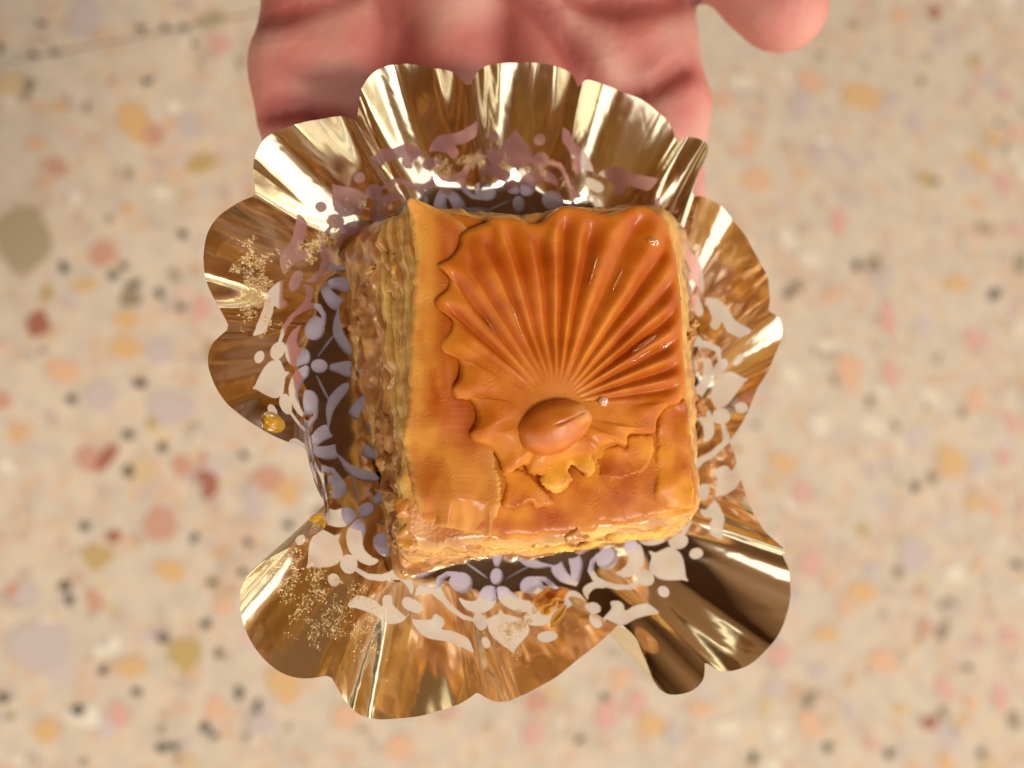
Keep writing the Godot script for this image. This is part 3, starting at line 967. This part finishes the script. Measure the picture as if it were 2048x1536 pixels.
func sugar_crust(t: Node3D, p0: float, p1: float, s0: float, s1: float, least: float, seed_at: int) -> void:
	rng.seed = 300 + seed_at
	var places := []
	for k in 14000:
		var u := rng.randf()
		var f := rng.randf()
		var q := on_foil(lerpf(p0, p1, u), lerpf(s0, s1, f))
		var p: Vector3 = q[0] + Vector3(rng.randf() - 0.5, 0.0, rng.randf() - 0.5) * 0.5
		if fbm(p.x * 0.25, p.z * 0.25, 40.0 + seed_at) + 0.5 * fbm(p.x, p.z, 60.0) + 1.2 * sin(PI * u) * sin(PI * f) - 0.6 - least > rng.randf() * 1.1:
			places.append([p, q[1]])
	var mm := MultiMesh.new()
	mm.transform_format = MultiMesh.TRANSFORM_3D
	mm.mesh = lump(Vector3(1.0, 0.6, 0.9), 0.4, 3.0, 7, 4, 1.6)
	mm.instance_count = places.size()
	for i in places.size():
		var basis_ := Basis(Quaternion(Vector3.UP, places[i][1])) * Basis(Vector3.UP, rng.randf() * TAU)
		var w := rng.randf_range(0.05, 0.12)
		mm.set_instance_transform(i, Transform3D(basis_ * Basis.from_scale(Vector3.ONE * w), (places[i][0] + places[i][1] * 0.05) * MM))
	var o := MultiMeshInstance3D.new()
	o.name = "sugar_grains"
	o.multimesh = mm
	o.material_override = mats["sugar grain"]
	o.set_meta("kind", "stuff")
	t.add_child(o, true)

# ---------------------------------------------------------------- pastry
var low_edge: PackedVector2Array
var mid_edge: PackedVector2Array
var top_edge: PackedVector2Array
const MIDDLE := [6.2, -2.0]

func edge_at(y: float, n: int) -> PackedVector2Array:
	var r := PackedVector2Array()
	for i in low_edge.size():
		r.append(low_edge[i].lerp(mid_edge[i], y / 14.0) if y < 14.0 else mid_edge[i].lerp(top_edge[i], (y - 14.0) / 8.5))
	return resample(smooth_closed(r, 5), n)

func warm(c: Color, p: Vector2, k: float, seed_at: float) -> Color:
	var f := 1.0 + k * fbm(p.x * 0.12, p.y * 0.12, seed_at)
	return Color(clampf(c.r * f, 0.0, 1.0), clampf(c.g * f * f, 0.0, 1.0), clampf(c.b * f * f, 0.0, 1.0))

const AMBER := Color(0.55, 0.160, 0.016)
const DEEP := Color(0.43, 0.090, 0.005)
const PALE := Color(0.72, 0.36, 0.075)
const STRAW := Color(0.68, 0.36, 0.09)

func pastry() -> void:
	low_edge = pts([-22.0, -27.3, -21.8, -17.6, -20.7, -6.3, -18.1, 4.8, -15.4, 16.7, -13.2, 30.0, -8.5, 29.6, -0.1, 27.2, 8.5, 26.0, 25.4, 24.0, 38.1, 21.5, 41.2, 7.7, 42.3, -11.0, 41.9, -24.4, 39.2, -34.8, 23.1, -34.5, 4.8, -32.1, -8.1, -31.0])
	mid_edge = pts([-19.2, -26.4, -19.6, -17.6, -18.4, -6.9, -16.8, 2.0, -15.9, 12.4, -15.2, 26.2, -11.5, 27.5, -4.0, 26.6, 4.4, 26.6, 20.2, 24.6, 33.1, 22.4, 35.7, 8.8, 35.2, -8.7, 34.2, -22.9, 31.5, -32.8, 17.6, -31.9, 0.9, -29.5, -11.2, -29.0])
	top_edge = pts([-16.2, -27.9, -15.5, -17.6, -15.7, -5.7, -16.3, 2.9, -17.5, 13.0, -17.3, 23.6, -13.6, 25.9, -6.7, 25.1, 1.4, 25.3, 16.4, 23.2, 31.7, 19.6, 31.7, 9.6, 30.6, -5.4, 30.0, -19.0, 27.4, -30.4, 13.9, -29.8, -1.6, -27.3, -12.7, -28.2])
	var t := thing("pastry", "square of layered syrup pastry with a ridged shell top and a roasted nut", "pastry")
	var mid := Vector2(MIDDLE[0], MIDDLE[1])
	# thin sheets below and above the filling
	var levels := [0.5, 1.3, 2.1, 12.6, 13.3, 14.0, 14.7, 15.4, 16.0, 16.6, 17.2, 17.8, 18.4, 19.0, 19.6, 20.2, 20.7, 21.2, 21.7]
	for k in levels.size():
		var y: float = levels[k]
		var o := edge_at(y, 420)
		var seed_at := 3.7 * k
		for i in o.size():
			# layers slip over one another
			o[i] += Vector2(nz(seed_at, 1.0, 0.5), nz(seed_at, 4.0, 0.5)) * 0.35 + (o[i] - mid).orthogonal() * 0.004 * nz(seed_at, 8.0, 0.5)
			var slip := 0.16 if k % 2 else -0.10
			o[i] += (o[i] - mid).normalized() * slip
		o = ragged(ragged(o, 0.45, 3.0, 0.2), 0.10, seed_at, 0.5)
		var tone := Color(0.60, 0.28, 0.05).lerp(Color(0.46, 0.17, 0.025), fmod(k * 0.37, 1.0)) if y > 10.0 else AMBER.lerp(PALE, 0.45)
		var hf := func(p: Vector2, _e: float) -> float: return y + 0.55 + 0.45 * nz(p.x * 0.07, p.y * 0.07, 3.0) + 0.07 * nz(p.x * 0.15, p.y * 0.15, seed_at)
		var cf := func(p: Vector2, e: float, under: float) -> Color: return warm(Color(0.68, 0.37, 0.09).lerp(tone, clampf(0.3 + e * 1.2, 0.0, 1.0)).lerp(AMBER, clampf(e * 0.25, 0.0, 0.7)), p, 0.3, seed_at)
		obj("phyllo_sheet", sheet(o, mid, 14, 0.42 + 0.1 * nz(seed_at, 2.0, 2.0), hf, cf), mats["phyllo"], t)
	filling(t)
	crust(t)
	flap(t)
	shell(t)
	torn(t)
	nut(t)
	right_bits(t)
	flakes(t)
	added_glints(t)

func filling(t: Node3D) -> void:
	var rows := 44
	var n := 420
	var v := PackedVector3Array()
	var col := PackedColorArray()
	for r in rows:
		var y := 2.2 + 19.2 * r / (rows - 1)
		var o := edge_at(y, n)
		for i in n:
			var p := o[i]
			var tan_ := (o[(i + 1) % n] - o[(i - 1 + n) % n]).normalized()
			var out := Vector2(tan_.y, -tan_.x)
			var w := fbm(p.x * 0.11, p.y * 0.11, y * 0.16) * 1.5
			var q := p - out * lerpf(w + 0.1, -0.8, smoothstep(13.6, 15.2, y))
			v.append(Vector3(q.x, y, q.y))
			var f := clampf(0.5 + 0.8 * fbm(p.x * 0.22 + 3.0, p.y * 0.22, y * 0.3), 0.0, 1.0)
			col.append(Color(0.30, 0.105, 0.020).lerp(Color(0.60, 0.27, 0.06), f * f))
	var m := mats["walnut filling"] as StandardMaterial3D
	m.albedo_color = Color.WHITE
	obj("walnut_filling", grid_mesh(v, n, rows, true, PackedVector2Array(), col), m, t)
	# pieces of chopped nut that stand out of the cut side
	rng.seed = 5
	for k in 16:
		var y := rng.randf_range(3.0, 13.0)
		var o := edge_at(y, 420)
		var p := o[rng.randi_range(2, 105)]
		var piece := obj("nut_piece", lump(Vector3(rng.randf_range(0.9, 2.1), rng.randf_range(0.8, 1.5), rng.randf_range(0.9, 2.2)), 0.35, 3.0 * k, 26, 16), mats["nut piece" if k % 3 else "pale nut piece"], t)
		piece.position = Vector3(p.x, y, p.y) * MM
		piece.rotation = Vector3(rng.randf() * 3.0, rng.randf() * 3.0, rng.randf() * 3.0)

func flakes(t: Node3D) -> void:
	# loose ends of the thin sheets along the cut sides, most of them at the foot of the folded sheet
	rng.seed = 77
	for k in 34:
		var y := rng.randf_range(15.0, 22.4)
		var o := edge_at(y, 420)
		# the outline runs from the upper left corner down the left side and along the lower side
		var at := rng.randi_range(100, 205) if k < 29 else rng.randi_range(4, 98)
		if k < 4:
			at = rng.randi_range(100, 140)
			y = rng.randf_range(18.5, 22.6)
			o = edge_at(y, 420)
		var p := o[at]
		var along := (o[at + 2] - o[at - 2]).normalized()
		var out := Vector2(-along.y, along.x)
		if out.dot(p - Vector2(MIDDLE[0], MIDDLE[1])) < 0.0:
			out = -out
		var w := rng.randf_range(1.2, 3.4)
		var d := rng.randf_range(0.3, 0.9)
		var raw := PackedVector2Array([-along * w - out * 1.6, -along * w * 0.9 + out * d * rng.randf_range(0.2, 0.8), -along * w * 0.3 + out * d, along * w * rng.randf_range(0.0, 0.5) + out * d * rng.randf_range(0.4, 1.2), along * w + out * d * rng.randf_range(0.1, 0.7), along * w - out * 1.6])
		for i in raw.size():
			raw[i] += p
		var edge := ragged(resample(raw, 60), 0.3, 5.0 * k, 1.6)
		var seed_at := 9.0 * k
		var tone := Color(0.70, 0.36, 0.085).lerp(Color(0.56, 0.20, 0.025), rng.randf())
		var droop := rng.randf_range(-0.25, 0.35)
		var hf := func(q: Vector2, _e: float) -> float: return y + 0.5 + 0.25 * nz(q.x * 0.35, q.y * 0.35, seed_at) - droop * maxf((q - p).dot(out), 0.0)
		var cf := func(q: Vector2, e: float, _under: float) -> Color: return warm(tone, q, 0.3, seed_at)
		obj("phyllo_flake", scrap(edge, 0.5, 0.22, hf, cf), mats["phyllo"], t)

func added_glints(t: Node3D) -> void:
	# clear lumps added on the ridges where highlights should show
	for r in [[[22.2, -7.3], 2.6, 0.30, 36.0], [[26.1, -7.4], 1.3, 0.42, 28.0], [[23.6, -24.3], 1.0, 0.7, -20.0], [[21.0, -5.0], 2.4, 0.22, 30.0], [[17.7, -17.7], 2.2, 0.16, 62.0], [[13.4, -19.1], 2.6, 0.14, 74.0], [[0.2, -10.1], 3.2, 0.14, 112.0], [[-3.5, -8.3], 2.4, 0.14, 122.0]]:
		var c: Array = r[0]
		var o := obj("added_glint", lump(Vector3(r[1], 0.32, r[2]), 0.25, c[0], 26, 12, 0.8), mats["clear glint"], t)
		o.position = Vector3(c[0], shell_top(Vector2(c[0], c[1])) + 0.02, c[1]) * MM
		o.rotation = Vector3(0, deg_to_rad(r[3]), 0)

func right_bits(t: Node3D) -> void:
	# bits of filling and flake that stick out on the far right side
	var p := pts3([38.7, 10.0, 0.1, 40.4, 8.0, 1.2, 35.0, 17.0, -12.7, 34.4, 17.0, -10.6, 34.0, 18.0, 18.4, 32.4, 17.0, 20.9])
	for k in p.size():
		var piece := obj("side_crumb", lump(Vector3(1.2 if k < 2 else 0.7, 0.8, 1.3 if k < 2 else 0.7), 0.45, 7.0 * k + 1.0, 18, 12), mats["nut piece" if k < 2 else "pale nut piece"], t)
		piece.position = p[k] * MM
		piece.rotation = Vector3(0.4 * k, 0.9 * k, 0.2)

func top_height(p: Vector2) -> float:
	return 22.9 + 0.35 * nz(p.x * 0.05, p.y * 0.05, 1.0) + 0.05 * nz(p.x * 0.22, p.y * 0.22, 2.0)

func crust(t: Node3D) -> void:
	var o := ragged(resample(smooth_closed(pts([-15.9, -28.3, -11.5, -27.8, -3.7, -27.3, 6.1, -27.8, 13.9, -29.8, 26.7, -30.5, 29.3, -22.4, 30.2, -13.9, 30.6, -3.7, 31.3, 4.6, 31.9, 12.0, 31.9, 19.1, 27.4, 20.6, 23.0, 21.4, 18.6, 22.3, 15.6, 22.1, 14.3, 23.2, 8.4, 23.7, 2.6, 24.4, -2.3, 23.9, -9.5, 22.2, -14.1, 21.3, -15.9, 15.3, -16.6, 9.1, -16.0, 2.9, -15.6, -5.7, -15.5, -17.6]), 6), 520), 0.2, 40.0)
	var hf := func(p: Vector2, e: float) -> float:
		return top_height(p) - 0.5 * exp(-e * 2.0)
	var cf := func(p: Vector2, e: float, under: float) -> Color:
		return warm(AMBER.lerp(DEEP, clampf(0.4 + 0.9 * fbm(p.x * 0.08, p.y * 0.08, 12.0), 0.0, 1.0)).lerp(PALE, exp(-e * 1.6) * 0.6), p, 0.25, 9.0)
	obj("top_crust", sheet(o, Vector2(MIDDLE[0], MIDDLE[1]), 40, 0.9, hf, cf), mats["glazed crust"], t)

func flap(t: Node3D) -> void:
	var n := 260
	var left := open_line(pts([-17.1, -28.6, -17.0, -27.5, -16.2, -25.3, -15.9, -22.1, -15.7, -18.1, -15.8, -13.4, -16.1, -7.8, -16.4, -1.6, -16.4, 3.1, -16.7, 6.0, -17.2, 7.7, -17.3, 9.4, -16.8, 10.8, -16.3, 12.7, -15.9, 15.0, -15.4, 17.2, -14.9, 19.1, -14.5, 20.9, -14.1, 21.7]), n)
	var right := open_line(pts([-15.6, -29.0, -13.2, -28.3, -10.5, -27.1, -7.2, -25.3, -4.7, -21.4, -4.5, -14.9, -4.4, -8.5, -3.9, -2.1, -3.3, 3.4, -3.1, 7.3, -2.8, 10.8, -2.3, 13.5, -1.7, 15.9, -1.8, 18.6, -1.8, 21.3, -2.1, 24.1]), n)
	# the torn edges: left side frayed, foot in ragged steps
	for i in n:
		var p := left[i]
		left[i] += Vector2(1, 0) * (nz(p.x * 0.3, p.y * 0.6, 61.0) * 0.12 + nz(p.x, p.y * 2.6, 62.0) * 0.05)
		p = right[i]
		if i > n * 0.55:
			right[i] += Vector2(1, 0) * (nz(p.x * 0.3, p.y * 1.1, 63.0) * 0.25 + nz(p.x, p.y * 3.0, 64.0) * 0.12)
	var hf := func(p: Vector2, e: float, u: float, f: float) -> float:
		var y := top_height(p) + 0.75 + 0.3 * nz(p.x * 0.09, p.y * 0.07, 15.0)
		y += 1.5 * exp(-f * 16.0) * (1.0 - 0.6 * u)
		y += 0.55 * exp(-pow((u - 0.42) / 0.2, 2.0)) * smoothstep(0.25, 0.6, f)
		y -= 0.5 * smoothstep(0.45, 0.75, u) * (1.0 - smoothstep(0.6, 0.8, f))
		y -= 0.25 * exp(-e * 1.1) + 1.0 * smoothstep(0.9, 1.0, f) * (1.0 + 0.6 * nz(p.x * 0.5, 3.0, 1.0))
		return y
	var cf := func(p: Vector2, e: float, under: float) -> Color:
		var c := Color(0.56, 0.195, 0.026).lerp(Color(0.36, 0.062, 0.003), clampf(maxf(0.25 + 0.9 * fbm(p.x * 0.1, p.y * 0.06, 22.0), 0.85 * smoothstep(3.4, 6.0, p.x - left[0].x) * (1.0 - smoothstep(6.0, 13.0, p.y))), 0.0, 1.0))  # deep red under the shell lobes: their shadow painted into the colour
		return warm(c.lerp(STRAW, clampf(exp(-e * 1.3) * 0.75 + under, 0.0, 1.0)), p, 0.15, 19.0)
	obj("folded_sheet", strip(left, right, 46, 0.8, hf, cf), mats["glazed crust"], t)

var shell_height: Callable

func shell_top(p: Vector2) -> float:
	return shell_height.call(p, 8.0)

func shell(t: Node3D) -> void:
	var raw := pts([29.1, 1.6, 29.8, -1.8, 29.5, -6.8, 29.4, -11.8, 29.1, -16.8, 28.6, -21.0, 27.9, -24.4, 27.0, -27.3, 25.5, -29.5, 23.4, -30.6, 21.1, -30.6, 18.6, -29.7, 16.4, -28.9, 14.5, -28.9, 12.1, -29.6, 9.7, -29.8, 8.0, -29.4, 6.3, -28.0, 5.0, -26.8, 2.9, -26.6, 0.8, -27.1, -1.3, -27.2, -3.6, -27.0, -4.2, -26.0, -6.2, -25.1, -7.7, -24.3, -8.3, -23.6, -8.5, -22.3, -9.4, -20.7, -10.7, -19.4, -12.1, -18.5, -11.8, -17.8, -10.6, -16.8, -10.3, -15.9, -10.8, -14.6, -12.5, -13.1, -12.7, -12.1, -12.0, -11.1, -10.6, -10.6, -9.8, -9.7, -9.9, -8.7, -10.6, -7.4, -11.7, -6.4, -12.0, -5.5, -11.3, -4.5, -9.6, -4.2, -8.5, -3.0, -8.4, -1.6, -8.8, -0.4, -9.7, 0.7, -9.8, 1.5, -9.0, 2.6, -7.0, 2.6, -5.9, 3.9, -5.6, 5.4, -6.1, 6.9, -6.8, 7.9, -6.6, 8.7, -5.9, 9.3, -4.5, 9.6, -3.0, 10.5, -1.9, 12.0, -1.3, 13.7, -0.3, 14.0, 1.2, 13.1, 2.4, 12.7, 3.0, 13.9, 4.8, 13.9, 6.5, 12.7, 10.3, 11.4, 14.1, 10.6, 14.8, 9.5, 17.1, 8.9, 19.3, 9.2, 19.9, 7.4, 24.1, 7.1, 24.7, 5.0, 26.4, 2.9])
	var o := resample(smooth_closed(raw, 6), 960)
	var hub: Vector2 = pts([6.8, 3.3])[0]
	var hf := func(p: Vector2, e: float) -> float:
		var d := p - hub
		var r := d.length()
		var ang := rad_to_deg(atan2(-d.y, d.x))
		var f := clampf(smoothstep(3.5, 11.0, r), 0.0, 1.0) * smoothstep(0.8, 4.5, e)
		var fan := smoothstep(2.0, 14.0, ang) * (1.0 - smoothstep(141.0, 150.0, ang))
		var wave := ang / 9.3 + 0.25 * nz(ang * 0.03, 2.0, 3.0)
		var ridge := pow(0.5 - 0.5 * cos(wave * TAU), 0.85)
		var strength := 0.85 + 0.3 * nz(wave * 0.45, 5.0, 2.0)
		var y := top_height(p) + 2.05 + (ridge - 0.62) * (0.22 + 0.052 * minf(r, 22.0)) * f * fan * strength
		y += 0.3 * nz(p.x * 0.1, p.y * 0.1, 27.0) - 0.55 * exp(-e * 0.8)
		y += 0.25 * exp(-r * r / 60.0)
		y += 0.35 * smoothstep(0.0, 3.0, e) * (1.0 - smoothstep(3.0, 7.0, e)) * (1.0 - fan)
		return y
	shell_height = hf
	var cf := func(p: Vector2, e: float, under: float) -> Color:
		var d := p - hub
		var c := AMBER.lerp(DEEP, clampf(0.35 + 0.8 * fbm(p.x * 0.09, p.y * 0.09, 32.0) + 0.3 * smoothstep(6.0, 24.0, d.length()), 0.0, 1.0))
		c = c.lerp(Color(0.60, 0.21, 0.025), exp(-d.length_squared() / 90.0) * 0.5)
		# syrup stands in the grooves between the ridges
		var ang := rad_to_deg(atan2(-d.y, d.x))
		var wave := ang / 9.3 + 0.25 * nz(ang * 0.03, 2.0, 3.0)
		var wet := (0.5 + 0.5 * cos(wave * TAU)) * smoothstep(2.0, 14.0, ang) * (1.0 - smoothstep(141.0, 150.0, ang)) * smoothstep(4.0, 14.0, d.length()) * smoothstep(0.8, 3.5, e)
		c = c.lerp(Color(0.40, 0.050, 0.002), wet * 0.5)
		return warm(c.lerp(Color(0.66, 0.25, 0.03), exp(-e * 0.9) * 0.5), p, 0.15, 29.0)
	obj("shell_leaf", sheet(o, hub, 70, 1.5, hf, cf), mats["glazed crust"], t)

func torn(t: Node3D) -> void:
	# scraps of torn dough below the nut and along the right edge
	var list := [
		[[1.5, 9.6, 2.6, 12.7, 3.2, 13.8, 5.1, 14.1, 4.9, 15.0, 5.5, 16.2, 6.9, 17.0, 8.5, 16.8, 9.6, 15.6, 10.0, 14.6, 9.3, 13.6, 10.2, 12.6, 11.6, 13.4, 12.8, 14.2, 13.8, 13.7, 14.1, 12.2, 13.5, 11.1, 14.7, 9.7, 13.7, 7.9, 7.8, 7.1], 1.45, Color(0.56, 0.19, 0.022), 0.8],
		[[-1.4, 12.8, -0.9, 15.7, -1.6, 19.0, 0.4, 19.7, 1.8, 19.1, 3.2, 18.5, 4.5, 19.3, 6.4, 19.1, 7.2, 18.1, 6.2, 17.2, 5.2, 16.4, 4.4, 15.2, 3.1, 14.1, 0.6, 13.3], 0.75, AMBER, 0.7],
		[[25.1, 4.7, 26.2, 2.8, 28.2, 1.8, 30.2, 1.6, 30.7, 5.6, 31.2, 12.1, 31.3, 18.2, 30.7, 19.1, 27.7, 19.7, 25.2, 18.9, 24.4, 16.7, 24.8, 11.4], 0.55, Color(0.58, 0.185, 0.018), 0.6],
		[[14.4, 12.0, 15.1, 9.9, 17.3, 9.2, 19.5, 9.4, 19.9, 7.7, 24.1, 7.3, 24.6, 9.8, 22.6, 13.1, 18.3, 14.8, 15.3, 14.4], 0.35, AMBER, 0.6],
		[[-13.4, 21.9, -11.0, 21.7, -9.0, 23.3, -7.0, 22.0, -4.2, 23.1, -1.7, 24.2, -2.1, 25.3, -5.8, 25.1, -9.0, 24.2, -10.6, 23.7, -12.4, 23.3], 0.6, PALE, 0.6],
		[[-14.6, 23.0, -12.7, 22.2, -11.0, 23.7, -7.0, 24.7, -1.7, 24.8, 2.9, 25.8, -0.5, 26.5, -6.2, 26.2, -10.2, 25.9, -12.9, 25.3], 0.5, STRAW, 0.6],
		[[2.5, 25.3, 4.4, 24.2, 6.3, 24.8, 9.3, 24.2, 11.8, 25.0, 14.8, 24.0, 17.4, 24.5, 14.4, 25.6, 9.3, 26.2, 5.0, 26.4], 0.4, PALE, 0.6],
		[[16.6, 23.4, 18.7, 22.1, 21.5, 22.7, 24.9, 21.7, 28.5, 21.4, 29.9, 22.0, 26.7, 23.5, 21.5, 24.2, 18.0, 24.5], 0.4, PALE, 0.6],
	]
	var k := 0
	for s in list:
		var raw := pts(s[0])
		var mid := Vector2.ZERO
		for p in raw:
			mid += p / raw.size()
		var o := ragged(resample(smooth_closed(raw, 5), 160), 0.25, 80.0 + 5.0 * k, 1.2)
		var high: float = s[1]
		var tone: Color = s[2]
		var level: float = [1.25, 0.42, 0.30, 0.22, 21.7, 20.3, 20.8, 20.8][k]
		var lies: bool = k < 4
		var seed_at := 50.0 + k * 3.0
		var hf := func(p: Vector2, e: float) -> float:
			if lies:
				return top_height(p) + level + 0.2 * nz(p.x * 0.2, p.y * 0.2, seed_at)
			return level + high * 0.6 + 0.35 * nz(p.x * 0.2, p.y * 0.2, seed_at) - 0.3 * exp(-e * 1.2)
		var cf := func(p: Vector2, e: float, under: float) -> Color:
			return warm(tone.lerp(AMBER, clampf(e * 0.12, 0.0, 0.6)), p, 0.3, seed_at)
		obj("torn_scrap", scrap(o, 0.42, 0.5 if lies else s[3], hf, cf), mats["glazed crust"], t)
		k += 1

func nut(t: Node3D) -> void:
	var c := pts([6.6, 6.7])[0]
	var v := PackedVector3Array()
	var col := PackedColorArray()
	var cols := 96
	var rows := 56
	for r in rows + 1:
		var a := PI * r / rows
		for k in cols:
			var b := TAU * k / cols
			var d := Vector3(cos(a), sin(a) * cos(b), sin(a) * sin(b))
			var w := 1.0 - 0.10 * d.x
			var p := Vector3(d.x * 6.2, d.y * 3.4 * w, d.z * 4.05 * w)
			# the seam between the halves shows as a thin crack
			var seam := exp(-pow((p.z + 0.3) / 0.09, 2.0)) * smoothstep(-1.2, 0.5, p.x) * (1.0 - smoothstep(4.2, 5.2, p.x))
			if d.y > 0.0:
				p.y -= 0.35 * seam
			p *= 1.0 + 0.02 * nz(d.x * 1.2, d.y * 1.2, d.z * 1.2 + 4.0)
			v.append(p)
			var pale_end := smoothstep(0.55, 0.95, d.x + 0.25 * nz(d.y * 2.0, d.z * 2.0, 6.0))  # paler towards the right end
			var skin := Color(0.48, 0.115, 0.009).lerp(Color(0.55, 0.16, 0.016), 0.5 + 0.5 * nz(d.x * 1.5, d.y * 1.5, d.z * 1.5))
			skin = skin.lerp(Color(0.72, 0.36, 0.09), pale_end * 0.45).lerp(Color(0.16, 0.03, 0.003), seam * 0.8)
			col.append(skin)
	var o := obj("roasted_nut", grid_mesh(v, cols, rows + 1, true, PackedVector2Array(), col), mats["roasted nut"], t)
	o.position = Vector3(c.x, 25.5, c.y) * MM
	o.rotation = Vector3(0.0, deg_to_rad(24.0), deg_to_rad(7.0))

# ---------------------------------------------------------------- drops and crumbs
func drop(label: String, at: Vector3, size: Vector3, turn: float, up: Vector3) -> void:
	var v := PackedVector3Array()
	var cols := 40
	var rows := 22
	for r in rows + 1:
		var a := PI * r / rows
		for c in cols:
			var b := TAU * c / cols
			var y := cos(a)
			v.append(Vector3(sin(a) * cos(b) * size.x, (y if y > 0.0 else y * 0.25) * size.y, sin(a) * sin(b) * size.z * (1.0 - 0.25 * cos(b))))
	var o := obj("syrup_drop", grid_mesh(v, cols, rows + 1, true), mats["syrup"])
	tag(o, label, "syrup drop", "drops of syrup on the foil")
	o.transform = Transform3D(Basis(Quaternion(Vector3.UP, up)) * Basis(Vector3.UP, deg_to_rad(turn)), at * MM)

func foil_drop(label: String, pet: float, s: float, size: Vector3, turn: float) -> void:
	var f := on_foil(pet, s)
	var n: Vector3 = f[1]
	drop(label, f[0] + n * 0.1, size, turn, n)

func drops() -> void:
	foil_drop("large round amber syrup drop on the left petal of the tray", 13.22, 0.80, Vector3(2.1, 1.3, 1.7), -20.0)
	foil_drop("amber syrup drop hanging at the lower left fold of the tray", 11.96, 0.62, Vector3(1.5, 0.9, 0.8), 30.0)
	var beads := [[12.05, 0.10], [12.03, 0.17], [12.02, 0.24], [12.0, 0.31], [11.99, 0.38]]
	for k in beads.size():
		foil_drop(["topmost and smallest bead", "second bead from the top", "middle bead", "fourth bead from the top", "lowest bead"][4 - k] + " of syrup in the row along the left fold", beads[k][0], beads[k][1], Vector3(0.34, 0.3, 0.5) * (1.0 - 0.08 * k), 15.0 * k)
	# crumbs
	var c: PackedVector2Array = pts([16.4, 36.5, 17.1, 40.0, 14.4, 35.0])
	var crumb := thing("pastry_crumb", "orange flake of crust with a pale underside lying on the foil below the pastry", "crumb")
	var lie := on_foil(9.06, 0.26)
	crumb.transform = Transform3D(Basis(Quaternion(Vector3.UP, lie[1])), (lie[0] + lie[1] * 0.2) * MM)
	var o1 := ragged(resample(smooth_closed(PackedVector2Array([Vector2(-3.4, 0.6), Vector2(-1.5, -1.2), Vector2(1.2, -1.7), Vector2(3.2, -1.0), Vector2(2.4, 0.5), Vector2(0.8, 0.9), Vector2(-0.6, 2.0), Vector2(-2.2, 1.8)]), 4), 90), 0.3, 91.0)
	var h1 := func(p: Vector2, e: float) -> float: return 1.0 + 0.5 * nz(p.x * 0.4, p.y * 0.4, 90.0)
	var c1 := func(p: Vector2, e: float, under: float) -> Color: return DEEP.lerp(Color(0.62, 0.27, 0.05), clampf(0.5 + nz(p.x * 0.5, p.y * 0.5, 92.0), 0.0, 1.0))
	obj("top_flake", sheet(o1, Vector2.ZERO, 10, 0.6, h1, c1), mats["glazed crust"], crumb)
	var o2 := ragged(resample(smooth_closed(PackedVector2Array([Vector2(-2.6, 0.8), Vector2(-0.4, 0.0), Vector2(1.2, 0.6), Vector2(0.4, 2.6), Vector2(-1.2, 3.6), Vector2(-2.4, 2.4)]), 4), 70), 0.25, 95.0)
	var h2 := func(p: Vector2, e: float) -> float: return 0.3 + 0.3 * nz(p.x * 0.5, p.y * 0.5, 93.0)
	var c2 := func(p: Vector2, e: float, under: float) -> Color: return PALE
	obj("pale_flake", sheet(o2, Vector2(-0.8, 1.8), 8, 0.4, h2, c2), mats["phyllo"], crumb)
	var shard := thing("phyllo_shard", "thin curled golden sliver of phyllo beside the orange crumb", "crumb")
	lie = on_foil(9.14, 0.50)
	shard.transform = Transform3D(Basis(Quaternion(Vector3.UP, lie[1])) * Basis(Vector3.UP, deg_to_rad(50.0)), (lie[0] + lie[1] * 0.2) * MM)
	var o3 := resample(smooth_closed(PackedVector2Array([Vector2(-2.4, 0.0), Vector2(-0.6, -0.7), Vector2(1.6, -0.6), Vector2(2.6, 0.1), Vector2(1.0, 0.6), Vector2(-1.0, 0.6)]), 4), 60)
	var h3 := func(p: Vector2, e: float) -> float: return 0.3 * p.x * p.x * 0.15 + 0.5 * absf(p.y)
	var c3 := func(p: Vector2, e: float, under: float) -> Color: return Color(0.62, 0.30, 0.05)
	obj("sliver", sheet(o3, Vector2.ZERO, 8, 0.25, h3, c3), mats["glazed crust"], shard)
	# a crystal of sugar on the shell
	var k := pts([14.9, 2.4])[0]
	var g := obj("sugar_crystal", lump(Vector3(0.85, 0.6, 0.8), 0.45, 4.0, 12, 8, 1.6), mats["sugar"])
	g.position = Vector3(k.x, 25.4, k.y) * MM
	tag(g, "clear sugar crystal on the shell top to the right of the nut", "crystal")
